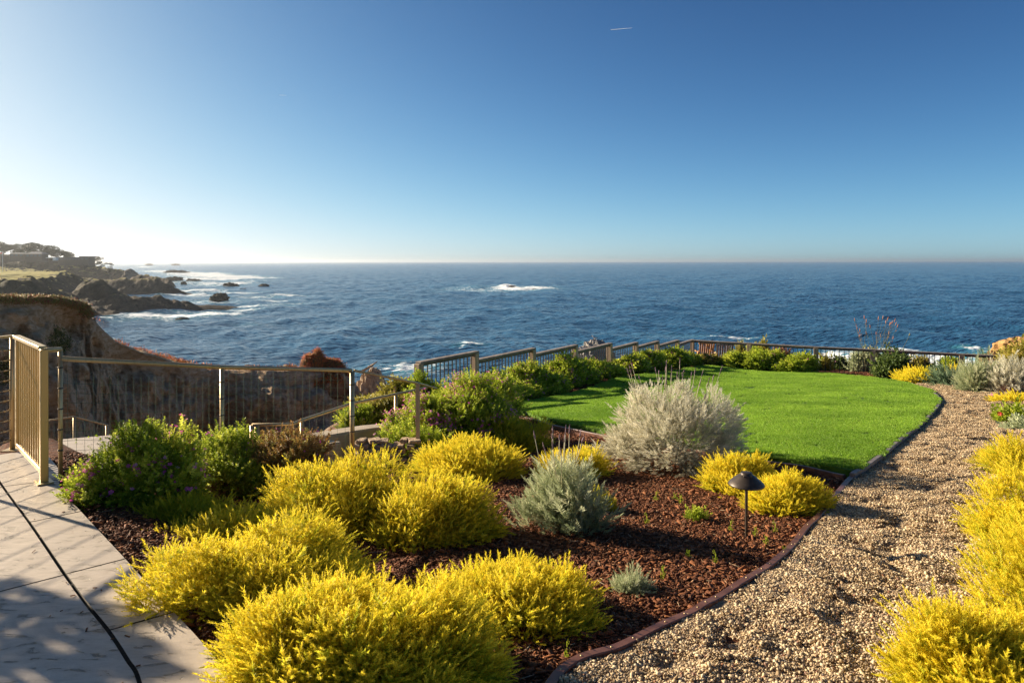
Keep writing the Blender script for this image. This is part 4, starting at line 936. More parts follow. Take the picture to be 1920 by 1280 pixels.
M_GOLD = gold_mat('gold_foliage', (0.42, 0.52, 0.02), (0.95, 0.73, 0.03), (1.0, 0.80, 0.07), (1.0, 0.83, 0.07))
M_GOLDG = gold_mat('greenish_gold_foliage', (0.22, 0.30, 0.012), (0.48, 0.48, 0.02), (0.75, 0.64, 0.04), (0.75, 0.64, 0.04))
M_GREEN = leaf_mat('green_foliage', (0.15, 0.22, 0.015), (0.40, 0.48, 0.035), c=(0.80, 0.80, 0.12), transl=.5, spec=.15)
M_GREEN2 = leaf_mat('mid_green_foliage', (0.17, 0.16, 0.02), (0.40, 0.36, 0.05), c=(0.70, 0.55, 0.15), transl=.45)
M_DARKG = leaf_mat('dark_green_foliage', (0.04, 0.07, 0.015), (0.09, 0.14, 0.025), c=(0.20, 0.25, 0.05), transl=.3)
M_SILVER = leaf_mat('silver_foliage', (0.42, 0.39, 0.27), (0.70, 0.66, 0.50), c=(0.90, 0.84, 0.68), transl=.35, rough=.7)
M_SILVERG = leaf_mat('grey_green_foliage', (0.28, 0.33, 0.17), (0.50, 0.53, 0.31), c=(0.75, 0.73, 0.48), transl=.35, rough=.7)
M_SPIKY = leaf_mat('blue_green_foliage', (0.10, 0.16, 0.09), (0.20, 0.29, 0.16), c=(0.38, 0.44, 0.24), transl=.25)
M_MAG = leaf_mat('magenta_petal', (0.75, 0.08, 0.50), (0.88, 0.16, 0.64), c=(0.92, 0.42, 0.76), transl=.5, rough=.6)
M_PINK = leaf_mat('pink_petal', (0.6, 0.16, 0.30), (0.7, 0.3, 0.42), c=(0.75, 0.5, 0.6), transl=.3)
M_REDP = leaf_mat('red_petal', (0.5, 0.01, 0.02), (0.6, 0.03, 0.04), transl=.3)
M_STEM = plain('brown_stem', (0.10, 0.05, 0.025), (0.22, 0.12, 0.06), 30, .85)
M_TWIG = leaf_mat('rusty_twig', (0.12, 0.05, 0.025), (0.28, 0.12, 0.05), c=(0.42, 0.22, 0.12), transl=.1)
M_SPIKE = plain('lavender_spike', (0.14, 0.09, 0.11), (0.26, 0.17, 0.20), 80, .9)
M_STALK = plain('dry_stalk', (0.45, 0.40, 0.25), (0.60, 0.54, 0.36), 30, .8)
def petals(P, D, r, size, mat, name='flowers'):
    n = len(P); Fm = frames(D, r); V = []; k = 5
    TV = [np.zeros(3)]; TF = []
    for i in range(k):
        a = 2*math.pi*i/k; TV += [np.array([math.cos(a-.45), math.sin(a-.45), .5]), np.array([math.cos(a+.45), math.sin(a+.45), .6])]; TF.append((0, 1+2*i, 2+2*i))
    TV = np.array(TV); V, Fc = stamp(TV, np.array(TF), Fm, size*r.uniform(.6, 1.25, n), P)
    return mesh_np(name, V, Fc, mat, {'var': np.repeat(r.uniform(0, 1, n), len(TV)), 'tip': np.zeros(n*len(TV))})
def stems_mesh(C, r, h, rad, n, mat=None):
    bm = bmesh.new(); idx = r.choice(len(C), min(n, len(C)), replace=False)
    for i in idx:
        c = C[i]; b = np.array([c[0]*.12+r.normal(0, .02), c[1]*.12+r.normal(0, .02), -.03]); mid = b*.45+c*.55+np.array([0, 0, -.08*h]); tube(bm, [b, mid, c], rad, 5, rad*.3, cap=False)
    me = bpy.data.meshes.new('stems'); bm.to_mesh(me); bm.free(); me.materials.append(mat or M_STEM); return me
def fit(xl, xr, yt, yb, dep, zf=gz, y_at=None, midz=.34):
    """base front edge, widths and top edge -> centre, radii and height of the mound that fills that outline"""
    cx = (xl+xr)/2
    Yf = ground_at(cx, yb, zf)[1] if y_at is None else y_at
    while True:
        Yc = Yf
        for _ in range(6):
            rx = (xr-xl)/2/F*Yc; Yc = Yf+rx*dep*.92
        X = (cx-960)/F*Yc; g = float(zf(X, Yc)); ry = rx*dep; a = np.linspace(-math.pi/2, math.pi/2, 41)
        def top(h):
            z = g+h*(midz+(1-midz)*np.cos(a)); Y = Yc+ry*np.sin(a); return (490+F*(CZ-z)/Y).min()
        lo, hi = .08, 3.0
        if top(lo) < yt and dep > .35: dep *= .9; continue
        for _ in range(30):
            m_ = (lo+hi)/2
            if top(m_) > yt: lo = m_
            else: hi = m_
        if hi < rx*.42 and dep > .5: dep *= .93; continue
        return X, Yc, g, rx, ry, max(hi, .1)
LIB = {}
def shrub(name, label, cat, box_, kind='gold', mat=None, dep=.85, seed=1, nb=220, ns=12, L=.09, group=None, flowers=0, fsize=.011, fmat=None, stems=14, zf=gz, y_at=None, share=None, twigs=0, **kw):
    X, Y, g, rx, ry, h = fit(*box_, dep, zf, y_at)
    h0 = h; he = max(h-L*.55, h*.7); rxe = max(rx-L*.35, rx*.75)
    t = empty(name, (X, Y, g), 0, label, cat, group)
    if share and share in LIB:
        ms, (a, b, c) = LIB[share]; rz = rng(seed).uniform(-.5, .5) if abs(a-b) < .3*a else 0.0
        for nm, me in ms:
            o = link(nm, me, t); o.scale = (rx/a, ry/b, h/c)
            if nm == 'flowers': o['kind'] = 'stuff'
        t.rotation_euler = (0, 0, rng(seed).choice([0, math.pi])+rng(seed).uniform(-.15, .15)); return t
    out = []; V, Fc, va, ti = crown(seed, rxe, ry*rxe/rx, he, nb, ns, L, kind, pos_out=out, **kw)
    tp = out[0][0]; lo = np.percentile(tp, 1.0, axis=0); hi = np.percentile(tp, 99.0, axis=0)
    k3 = np.clip(np.array([2*rx/(hi[0]-lo[0]), 2*ry/(hi[1]-lo[1]), h/np.percentile(tp[:, 2], 99.5)]), .6, 1.6); sh = np.array([-(lo[0]+hi[0])/2, -(lo[1]+hi[1])/2, 0])
    V = (V+sh)*k3; out[0] = ((tp+sh)*k3, out[0][1], (out[0][2]+sh)*k3)
    r = rng(seed+900); ms = [('foliage', mesh_np('foliage', V, Fc, mat or M_GOLD, {'var': va, 'tip': ti}))]
    Pt, Dt, C = out[0]
    if twigs:
        V, Fc, va, ti = crown(seed+5, rxe*.85, ry*.85, he*.62, twigs, 8, L*1.5, 'twig', up=.7, inner=.5, lump=.1); ms.append(('twigs', mesh_np('twigs', V, Fc, M_TWIG, {'var': va, 'tip': ti})))
    if flowers:
        out_w = Pt[:, 2] > h*.18; rr = np.linalg.norm(Pt/np.array([rx, ry, h]), axis=1); q = np.where(out_w & (rr > .62))[0]
        w_ = fbm(Pt[q, 0]*4/rx, Pt[q, 1]*4/rx, Pt[q, 2]*4/rx, seed, 2); q = q[np.argsort(-w_+r.normal(0, .5, len(q)))][:flowers]
        ms.append(('flowers', petals(Pt[q]+Dt[q]*.004, Dt[q], r, fsize, fmat or M_MAG)))
    if stems: ms.append(('stems', stems_mesh(C, r, h, .006 if h > .4 else .004, stems)))
    if share: LIB[share] = (ms, (rx, ry, h))
    for nm, me in ms: link(nm, me, t, kind='stuff' if nm == 'flowers' else None)
    return t
GG = 'golden feathery shrubs in the bark bed'
def gold(box_, label, seed, nb, L=.085, ns=13, mat=None, group=GG, **kw):
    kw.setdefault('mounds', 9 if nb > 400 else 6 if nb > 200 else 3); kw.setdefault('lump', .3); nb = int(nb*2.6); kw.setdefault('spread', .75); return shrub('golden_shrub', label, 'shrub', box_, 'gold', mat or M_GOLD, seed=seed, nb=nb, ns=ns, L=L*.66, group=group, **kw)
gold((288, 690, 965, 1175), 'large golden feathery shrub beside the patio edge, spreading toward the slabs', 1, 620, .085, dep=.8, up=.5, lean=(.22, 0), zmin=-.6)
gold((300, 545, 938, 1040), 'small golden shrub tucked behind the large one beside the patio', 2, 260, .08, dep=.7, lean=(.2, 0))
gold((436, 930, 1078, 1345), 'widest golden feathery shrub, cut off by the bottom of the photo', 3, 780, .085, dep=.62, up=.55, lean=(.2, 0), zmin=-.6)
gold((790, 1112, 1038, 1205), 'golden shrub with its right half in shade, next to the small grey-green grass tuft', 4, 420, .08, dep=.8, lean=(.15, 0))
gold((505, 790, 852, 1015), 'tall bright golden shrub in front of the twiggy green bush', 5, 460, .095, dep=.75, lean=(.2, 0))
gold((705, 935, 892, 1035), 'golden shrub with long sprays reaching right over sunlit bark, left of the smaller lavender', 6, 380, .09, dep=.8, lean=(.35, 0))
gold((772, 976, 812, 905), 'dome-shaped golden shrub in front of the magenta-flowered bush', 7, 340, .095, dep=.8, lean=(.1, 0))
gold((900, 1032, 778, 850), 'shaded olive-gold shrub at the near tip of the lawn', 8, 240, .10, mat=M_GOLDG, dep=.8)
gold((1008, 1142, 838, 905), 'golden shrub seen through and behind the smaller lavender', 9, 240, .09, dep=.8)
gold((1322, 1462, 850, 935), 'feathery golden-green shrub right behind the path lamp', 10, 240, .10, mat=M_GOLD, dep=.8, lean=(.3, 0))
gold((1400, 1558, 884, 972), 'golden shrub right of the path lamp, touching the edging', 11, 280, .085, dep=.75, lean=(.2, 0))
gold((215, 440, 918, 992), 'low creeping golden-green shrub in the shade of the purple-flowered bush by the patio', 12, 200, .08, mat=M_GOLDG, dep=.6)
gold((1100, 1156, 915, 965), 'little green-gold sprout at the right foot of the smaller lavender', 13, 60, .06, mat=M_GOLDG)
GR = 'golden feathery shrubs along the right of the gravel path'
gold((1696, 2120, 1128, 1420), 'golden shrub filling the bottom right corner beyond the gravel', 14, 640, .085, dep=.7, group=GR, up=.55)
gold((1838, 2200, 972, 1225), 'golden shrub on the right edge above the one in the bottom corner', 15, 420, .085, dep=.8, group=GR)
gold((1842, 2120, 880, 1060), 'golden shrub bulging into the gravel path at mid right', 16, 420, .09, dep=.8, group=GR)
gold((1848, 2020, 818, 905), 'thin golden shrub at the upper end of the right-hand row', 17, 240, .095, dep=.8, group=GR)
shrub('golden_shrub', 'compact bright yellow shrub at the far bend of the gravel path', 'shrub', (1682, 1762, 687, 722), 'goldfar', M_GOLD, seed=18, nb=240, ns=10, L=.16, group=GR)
shrub('golden_shrub', 'yellow shrub peeking out behind the blue-green spiky plant', 'shrub', (1770, 1812, 682, 716), 'goldfar', M_GOLD, seed=19, nb=100, ns=9, L=.15, group=GR)
shrub('golden_shrub', 'low yellow shrub under the pink-tinged twiggy plant on the right edge', 'shrub', (1862, 1960, 735, 760), 'goldfar', M_GOLD, seed=20, nb=200, ns=10, L=.12, group=GR)
# green shrubs with magenta flowers
M_RUST = leaf_mat('rusty_foliage', (0.22, 0.11, 0.04), (0.42, 0.24, 0.07), c=(0.55, 0.50, 0.12), transl=.35)
GM = 'green shrubs with magenta flowers'
def milk(box_, label, seed, nb, L=.075, ns=12, fl=90, fs=.012, kind='leafy', mat=None, name='flowering_shrub', **kw):
    kw.setdefault('mounds', 5 if nb > 700 else 3 if nb > 250 else 1)
    return shrub(name, label, 'shrub', box_, kind, mat or M_GREEN, seed=seed, nb=int(nb*1.35), ns=ns, L=L, group=kw.pop('group', GM), flowers=int(fl*2.2), fsize=fs*1.2, **kw)
milk((138, 372, 792, 962), 'rounded green bush dotted with magenta flowers right beside the metal gate', 31, 900, .06, 11, 170, .014, dep=.72, midz=.45, stems=30, lump=.16, inner=.35)
milk((350, 520, 805, 940), 'green bush with bare rusty twigs below, right of the bush beside the gate', 32, 330, .075, 12, 30, .012, dep=.8, midz=.62, zmin=-.3, twigs=260, stems=40, lump=.15)
milk((462, 612, 802, 935), 'twiggy brown-green bush behind the tall golden shrub', 33, 220, .075, 11, 30, .012, dep=.7, midz=.66, zmin=-.25, twigs=420, stems=40, mat=M_RUST, lump=.15)
milk((600, 700, 830, 880), 'low sprawling bush with a few pink flowers at the foot of the corner fence post', 34, 160, .075, 11, 20, .012)
milk((700, 850, 795, 885), 'bright green bush with sparse flowers between the golden dome and the stone wall', 35, 520, .075, 12, 90, .014, dep=.8)
milk((742, 965, 708, 845), 'biggest mounded bush covered in magenta flowers, by the first post of the stepped fence', 36, 1500, .08, 12, 1300, .014, dep=.8, lump=.18)
milk((820, 975, 700, 800), 'flowering bush running along behind the biggest mounded one', 37, 700, .085, 11, 420, .015, dep=.8)
HP = [((905, 985, 702, 757), 'first hedge bush past the biggest mounded bush'), ((955, 1052, 685, 745), 'second hedge bush, with magenta-topped crown against the fence balusters'),
      ((1030, 1112, 672, 727), 'third and tallest hedge bush along the stepped fence'), ((1085, 1160, 677, 718), 'fourth hedge bush along the stepped fence'),
      ((1138, 1205, 670, 709), 'fifth hedge bush along the stepped fence'), ((1172, 1240, 659, 702), 'sixth hedge bush, rounded and green, along the stepped fence'),
      ((1224, 1284, 656, 697), 'seventh hedge bush beside the darker corner one'), ((1264, 1306, 661, 694), 'small dark hedge bush in the fence corner')]
def fence_y(px):
    u_ = (px-960)/F; A_ = np.array([-1.82, 13.32]); d_ = np.array([8.95, 13.68]); k_ = (u_*A_[1]-A_[0])/(d_[0]-u_*d_[1]); return A_[1]+k_*d_[1]
for i, (b, lab) in enumerate(HP):
    g_ = (b[1]-b[0])*.12; b = (b[0]-g_, b[1]+g_, b[2]-3, b[3]); ya = fence_y((b[0]+b[1])/2)-1.55
    milk(b, lab, 40+i, 620, .095, 9, 260 if i < 5 else 120, .017, 'leafyfar', dep=.9, y_at=ya, midz=.45, group='hedge bushes along the stepped fence', share='hedge%d' % (i % 4), stems=8, lump=.12, name='hedge_shrub')
BK = [((1304, 1356, 666, 690), 'rusty-tinged low hedge bush in front of the two wooden chairs', M_GREEN2), ((1354, 1402, 662, 692), 'hedge bush between the rusty-tinged one and the flowered one on the back fence', M_GREEN),
      ((1394, 1462, 657, 695), 'tallest hedge bush in front of the back fence, dotted with pink flowers', M_GREEN), ((1454, 1526, 665, 699), 'smooth round hedge bush left of the thick fence post', M_GREEN)]
for i, (b, lab, mt) in enumerate(BK):
    g_ = (b[1]-b[0])*.08; b = (b[0]-g_, b[1]+g_, b[2]-2, b[3]); ya = np.interp((b[0]+b[1])/2, [1298, 1405, 1530, 1637, 1803], [27., 25.9, 24.8, 24.05, 22.9])-1.6
    milk(b, lab, 60+i, 620, .10, 9, 70, .018, 'leafyfar', mat=mt, dep=.9, y_at=ya, midz=.45, group='hedge bushes before the back fence', stems=8, lump=.1, name='hedge_shrub')
# behind the pipe handrail
def tz(x, y): return terr(x, y)
milk((636, 706, 757, 815), 'green bush with a pink flower tip just beyond the corner fence post', 71, 260, .10, 10, 24, .016, 'leafy', y_at=11.2, group='bushes behind the pipe handrail')
milk((688, 766, 737, 812), 'orange-green bush behind the handrail, between two posts', 72, 320, .10, 10, 10, .016, 'leafy', mat=M_GREEN2, y_at=11.6, group='bushes behind the pipe handrail')
milk((716, 790, 710, 760), 'pale green bush on the slope left of the first wooden fence post', 73, 300, .12, 10, 6, .018, 'leafyfar', mat=M_GREEN2, y_at=13.0, group='bushes behind the pipe handrail')
milk((765, 842, 700, 790), 'flower-flecked bush climbing around the first wooden fence post', 74, 300, .11, 10, 60, .018, 'leafyfar', y_at=12.3, group='bushes behind the pipe handrail')
milk((655, 730, 742, 775), 'sparse bush on the bluff below the layered rock', 75, 200, .12, 9, 4, .018, 'leafyfar', mat=M_GREEN2, y_at=14.0, group='bushes behind the pipe handrail')
# lavenders
def lavender(box_, label, seed, nb, L, ns, mat, stalks, sh, **kw):
    t = shrub('lavender', label, 'shrub', box_, 'silver', mat, seed=seed, nb=nb, ns=ns, L=L, group='silvery lavender bushes', stems=30, **kw)
    X, Y, g, rx, ry, h = fit(*box_, kw.get('dep', .85)); r = rng(seed+3)
    for i in range(stalks):
        a = r.uniform(0, 2*math.pi); q = r.uniform(.1, .75); b = Vector((rx*q*math.cos(a), ry*q*math.sin(a), h*(.95-.35*q*q))); l = sh*r.uniform(.6, 1.25)
        e = b+Vector((math.cos(a)*q*.5+r.normal(0, .10), math.sin(a)*q*.4, 1)).normalized()*l
        bm = bmesh.new(); tube(bm, [b-(e-b)*.3, b.lerp(e, .5), e], .0034, 5, .0026); s = bm_obj('flower_stalk', bm, M_STALK, t)
        bm = bmesh.new(); d = (e-b).normalized(); k0 = len(bm.verts)
        hl = l*r.uniform(.22, .38); tube(bm, [e-d*.005, e+d*hl*.25, e+d*hl*.5, e+d*hl*.75, e+d*hl], .0055, 7, .003)
        for v in bm.verts: v.co += Vector(r.normal(0, .0016, 3))
        bm_obj('flower_spike', bm, M_SPIKE, s)
    return t
lavender((1130, 1388, 722, 896), 'large silver-grey lavender bush in front of the lawn', 80, 900, .07, 13, M_SILVER, 26, .26, dep=.85, lump=.3, midz=.42, up=.35, shell=.35, mounds=6)
lavender((972, 1140, 850, 1015), 'smaller upright grey-green lavender with tall dry flower spikes', 81, 210, .10, 10, M_SILVERG, 13, .19, dep=.8, lump=.42, midz=.45, up=.72, shell=.5, mounds=5)
# small plants
def small(name, box_, label, kind, mat, seed, nb, L, cat='plant', **kw): return shrub(name, label, cat, box_, kind, mat, seed=seed, nb=nb, L=L, stems=0, **kw)
small('grass_tuft', (1145, 1222, 1068, 1122), 'small grey-green grassy tuft alone in the bark near the edging', 'silver', M_SILVERG, 90, 60, .075, ns=9, up=.75, spread=.7)
small('weed', (1283, 1326, 948, 982), 'small bright green weed in sunlit bark left of the path lamp', 'leafyfar', M_GREEN, 91, 26, .05, ns=8)
r = rng(93)
WE = [(1230, 942), (1265, 940), (1275, 948), (1370, 1000), (1325, 972), (1415, 1012), (1212, 985), (1290, 1050), (1243, 1090), (1452, 1002), (1335, 925), (775, 1045), (1062, 1240), (1470, 1045), (1435, 1030), (1340, 1060)]
WL = ['tiny weed sprout above the bright green weed', 'tiny weed left of the bright green weed', 'tiny weed touching the bright green weed', 'small upright weed between the bright weed and the lamp stake', 'tiny weed just right of the bright green weed', 'tiny weed at the right foot of the lamp stake', 'lone tiny weed right of the smaller lavender', 'shaded tiny weed below the bright green weed', 'tiny weed just above the grassy tuft', 'tiny weed between lamp stake and edging', 'tiny weed in front of the large silver lavender', 'thin green seedling behind the widest golden shrub', 'tiny weed in deep shade near the bottom of the edging', 'tiny weed close against the edging', 'tiny weed below the lamp stake toward the edging', 'shaded tiny weed between grassy tuft and lamp']
for i, ((a, b), lab) in enumerate(zip(WE, WL)):
    h = 16 if i in (3, 11) else 9
    small('weed_sprout', (a-5, a+5, b-h, b), lab, 'leafyfar', M_GREEN, 300+i, 5, .03, ns=4, group='tiny weed sprouts in the bark', share='weed%d' % (i % 3))
# right bed
small('spiky_plant', (1728, 1822, 682, 726), 'blue-green spiky plant leaning left over the far gravel path', 'spiky', M_SPIKY, 101, 120, .30, cat='shrub', ns=5, lean=(-.3, 0), up=.45, shell=.4)
small('silver_shrub', (1796, 1868, 676, 738), 'pale silver-green bush around the small path lamp', 'silver', M_SILVERG, 102, 260, .18, cat='shrub', ns=8)
small('silver_shrub', (1850, 1950, 672, 742), 'silver-green bush at the right edge of the photo', 'silver', M_SILVER, 103, 260, .19, cat='shrub', ns=8)
small('spiky_plant', (1818, 1895, 655, 700), 'taller blue-green spiky plant behind the silver bushes', 'spiky', M_SPIKY, 104, 120, .30, cat='shrub', ns=5)
shrub('broadleaf_shrub', 'dark leafy bush in front of the orange rocks at the right edge', 'shrub', (1880, 1990, 640, 715), 'leafyfar', M_GREEN2, seed=105, nb=380, ns=8, L=.17, y_at=19.5)
shrub('broadleaf_shrub', 'broad-leaved bush under the pink flower head by the fence post', 'shrub', (1640, 1702, 664, 714), 'leafyfar', M_DARKG, seed=106, nb=300, ns=8, L=.20)
t = shrub('flower_head_shrub', 'tall dark shrub with clusters of pink blossom rising above the back fence', 'shrub', (1650, 1704, 655, 700), 'leafyfar', M_DARKG, seed=107, nb=260, ns=8, L=.2, y_at=24.8, flowers=70, fsize=.06, fmat=M_PINK)
small('twiggy_plant', (1872, 1925, 712, 742), 'pinkish-red twiggy plant at the right edge above the yellow groundcover', 'twig', leaf_mat('pinkish_twigs', (.25, .10, .08), (.42, .20, .15), transl=.2), 108, 120, .2, ns=8)
small('succulent', (1868, 1935, 755, 800), 'broad green leafy plant with one red flower on the right edge of the path', 'leafyfar', M_GREEN, 109, 90, .16, ns=6)
small('succulent', (1895, 1960, 775, 815), 'pale green tufted plant in the right-edge bed above the golden row', 'leafyfar', M_SILVERG, 110, 90, .14, ns=6)
def bloom(px, py, Y, s, mat, label, n=9):
    r = rng(int(px)); p = np.array(W(px, py, Y)); P = p+r.normal(0, s*.5, (n, 3)); D = unit(r.normal(0, 1, (n, 3))-[0, .8, 0]); t = link('bloom', petals(P, D, r, s, mat, 'bloom'), label=label, cat='flower'); return t
bloom(1858, 743, ground_at(1858, 746)[1], .035, M_MAG, 'single vivid magenta flower at the edge of the far gravel path')
bloom(1877, 777, 8.8, .03, M_REDP, 'single dark red flower on the leafy plant at the right edge', 3)
# plants beyond the back fence
BF = [((1398, 1425, 650, 690), 'upright green plant behind the fence right of the wooden chairs', M_GREEN), ((1378, 1402, 642, 672), 'yellowish plant top poking over the back fence rail', M_GREEN2), ((1415, 1445, 638, 690), 'yellow-green plant rising highest over the back fence rail', M_GREEN2),
      ((1440, 1490, 652, 692), 'pinkish-brown shrub behind the back fence left of the thick post', M_TWIG), ((1535, 1560, 665, 700), 'red-orange tinged leafy plant behind the fence, right of the thick post', M_GREEN2), ((1556, 1596, 668, 702), 'dark leafy plant with pink heads behind the back fence', M_DARKG),
      ((1594, 1632, 655, 704), 'pale green bushy plant behind the fence, left of the second thick post', M_SILVERG), ((1500, 1528, 668, 695), 'green plant just behind the fence left of the thick post', M_GREEN), ((1708, 1745, 668, 690), 'yellowish bush behind the fence over the compact yellow shrub', M_GREEN2), ((1760, 1800, 668, 692), 'light green bush behind the fence above the spiky plant', M_GREEN), ((1626, 1650, 655, 695), 'yellow-green plant directly behind the second thick post', M_GREEN2)]
for i, (b, lab, mt) in enumerate(BF):
    yy_ = np.interp((b[0]+b[1])/2, [1298, 1405, 1530, 1637, 1803], [27., 25.9, 24.8, 24.05, 22.9])+1.0+(i % 3)*.5
    bz = b[3]; shrub('bluff_plant', lab, 'plant', b, 'leafyfar', mt, seed=120+i, nb=150, ns=7, L=.2, y_at=yy_, zf=lambda x, y: terr(x, y), group='plants beyond the back fence', stems=6, flowers=40 if i in (5, 8) else (12 if i == 3 else 0), fsize=.04, fmat=M_PINK)
# tall thin reeds above the back fence
t = empty('tall_reeds', (13.3, 25.0, float(terr(13.3, 25.0))), 0, 'tall thin rusty-tipped reeds standing above the back fence', 'reeds')
r = rng(140); M_REED = plain('reed', (.10, .12, .05), (.2, .17, .08), 4, .8); M_RTIP = plain('reed_tip', (.35, .12, .06), (.5, .2, .1), 9, .8)
for i in range(22):
    x0 = r.normal(0, .22); px = r.uniform(-.75, .95); H_ = r.uniform(1.4, 2.15)-abs(px)*.25
    a = Vector((x0, r.normal(0, .2), 0)); b = Vector((px, r.normal(0, .3), H_)); bm = bmesh.new(); tube(bm, [a, a.lerp(b, .5)+Vector((-.04*px, 0, .05)), b], .007, 4, .004); s = bm_obj('reed_stem', bm, M_REED, t)
    bm = bmesh.new(); tube(bm, [b-(b-a)*.05, b+Vector((0, 0, .03))], .017, 5, .008)
    if i % 2: tube(bm, [a.lerp(b, .86), a.lerp(b, .86)+Vector((.05, 0, .06))], .012, 5, .006)
    bm_obj('seed_head', bm, M_RTIP, s)
bm = bmesh.new(); p = Vector(W(1692, 655, 23.6)); q = Vector(W(1705, 630, 23.6)); tube(bm, [p-Vector((.1, 0, .5)), p, q], .009, 5, .006); tube(bm, [q, q+Vector((.02, 0, .09))], .03, 6, .012)
bm_obj('lone_reed', bm, M_REED, label='single leaning reed right of the pink blossom', cat='reed')
# greenery beside the gate on the lower terrace
milk((70, 118, 838, 872), 'bright leafy plant on the low terrace behind the gate post', 150, 120, .10, 8, 0, y_at=7.8, group='plants on the low terrace')
milk((95, 170, 830, 880), 'green plant with one red bloom behind the pipe post, beyond the gate', 151, 150, .10, 8, 3, y_at=7.3, fmat=M_REDP, group='plants on the low terrace')
milk((0, 60, 850, 900), 'dull olive groundcover plant seen under the gate and cables', 152, 120, .12, 8, 0, mat=M_GREEN2, y_at=10., group='plants on the low terrace')
# trees and shrubs outside the frame on the left that throw the dappled shade
def shade_tree(X, Y, h, wd, seed, n, label):
    r = rng(seed); t = empty('garden_tree', (X, Y, -.5), 0, label, 'tree', 'garden trees beside the patio'); k = 26
    C = np.stack([r.normal(0, .38, k)*wd, r.normal(0, .38, k)*wd, h*r.uniform(.08, .92, k)], -1); Rr = wd*r.uniform(.25, .42, k)
    link('crown', tri_cloud(C, Rr, n, .12, r, .9, M_DARKG), t); bm = bmesh.new(); tube(bm, [(0, 0, 0), (.05, 0, h*.4), (0, 0.05, h*.75)], .1, 8, .03)
    for c in C[:9]: tube(bm, [(.03, 0, h*.4), tuple(c)], .03, 5, .01)
    bm_obj('trunk', bm, M_TRUNK, t)
shade_tree(-7.9, 5.0, 3.1, 1.15, 1, 9000, 'leafy garden tree beside the patio, nearer the gate')
shade_tree(-7.7, 3.3, 3.4, 1.6, 2, 26000, 'wide garden tree beside the patio, between the other two')
shade_tree(-7.2, 1.2, 3.4, 1.6, 3, 22000, 'wide garden tree beside the patio, farthest from the gate')
# ================================================================ FENCES, GATE, RAILS, EDGING, LAMPS
M_POST = plain('weathered_post', (0.28, 0.18, 0.11), (0.55, 0.40, 0.27), 9, .8, .004, stretch=(1, 1, .12))
M_RAIL = plain('weathered_rail', (0.16, 0.12, 0.095), (0.32, 0.26, 0.215), 12, .75, .004, stretch=(1, .15, 1))
M_BAL = plain('bronze_baluster', (0.05, 0.04, 0.03), (0.10, 0.08, 0.06), 10, .5)
M_STEEL = M('brushed_steel'); v_ = M_STEEL.coord((1, 1, .05)); n_ = M_STEEL.noise(v_, 60, 3)
M_STEEL = M_STEEL.set(M_STEEL.ramp(n_, [(.3, (.46, .33, .16)), (.7, (.60, .45, .24))]), .45, metal=.65)
M_BRASS = M('bronze_anodised'); M_BRASS = M_BRASS.set((0.50, 0.35, 0.15), .4, metal=.7)
M_WIRE = plain('green_wire', (0.10, 0.16, 0.10), (0.14, 0.20, 0.12), 5, .5)
M_EDGE = plain('brown_bender_board', (0.11, 0.045, 0.028), (0.20, 0.085, 0.055), 14, .45, .002)
M_EDGE2 = plain('grey_bender_board', (0.16, 0.13, 0.12), (0.28, 0.235, 0.21), 10, .6, .003)
M_LAMP = plain('bronze_lamp', (0.055, 0.04, 0.03), (0.10, 0.075, 0.055), 25, .42, .0005, metal=.5)
# stepped fence, left
P0 = np.array([-1.82, 13.32]); P1 = np.array([7.13, 27.0]); NS = 8
t = empty('stepped_fence', (P0[0], P0[1], 0), 0, 'weathered wooden fence with bronze balusters stepping down beside the hedge', 'fence')
off = Vector((-P0[0], -P0[1], 0)); ppx = [785, 890, 998, 1078, 1143, 1192, 1232, 1270, 1298]; pts = []
dv = (P1-P0)/np.linalg.norm(P1-P0)
for q in ppx:
    u_ = (q-960)/F; s_ = (u_*P0[1]-P0[0])/(dv[0]-u_*dv[1]); pts.append(P0+dv*s_)
tops = []
DZ = [1.95, 2.135, 2.285, 2.46, 2.63, 2.78, 2.94, 3.09]
nv = np.array([dv[1], -dv[0]]); rz = math.atan2(dv[1], dv[0])
for i in range(NS):
    a, b = pts[i], pts[i+1]; z = CZ-DZ[i]
    bm = bmesh.new(); e = dv*.07; e0 = dv*(.075 if i else -.02)
    bar(bm, (a[0]+e0[0], a[1]+e0[1], z-.02), (b[0]+e[0], b[1]+e[1], z-.02), .14, .04); bm_obj('top_rail', bm, M_RAIL, t, bevel=.006).location = off
    bm = bmesh.new(); bar(bm, (a[0]+dv[0]*.06, a[1]+dv[1]*.06, z-.075), (b[0]-dv[0]*.06, b[1]-dv[1]*.06, z-.075), .04, .05)
    bar(bm, (a[0]+dv[0]*.06, a[1]+dv[1]*.06, z-.92), (b[0]-dv[0]*.06, b[1]-dv[1]*.06, z-.92), .04, .06)
    L = np.linalg.norm(b-a); n = int(round(L/.135))
    for k in range(1, n):
        p = a+(b-a)*k/n; box(bm, (p[0], p[1], z-.5), (.019, .019, .84), rz)
    bm_obj('railing_panel', bm, M_BAL, t).location = off
for i, p in enumerate(pts):
    z = CZ-DZ[min(i, NS-1)]; zt = CZ-DZ[max(i-1, 0)]-.042; zb = float(terr(p[0], p[1]))-.1
    bm = bmesh.new(); box(bm, (p[0], p[1], (zt+zb)/2), (.14, .14, zt-zb), rz); bm_obj('post', bm, M_POST, t, bevel=.008).location = off
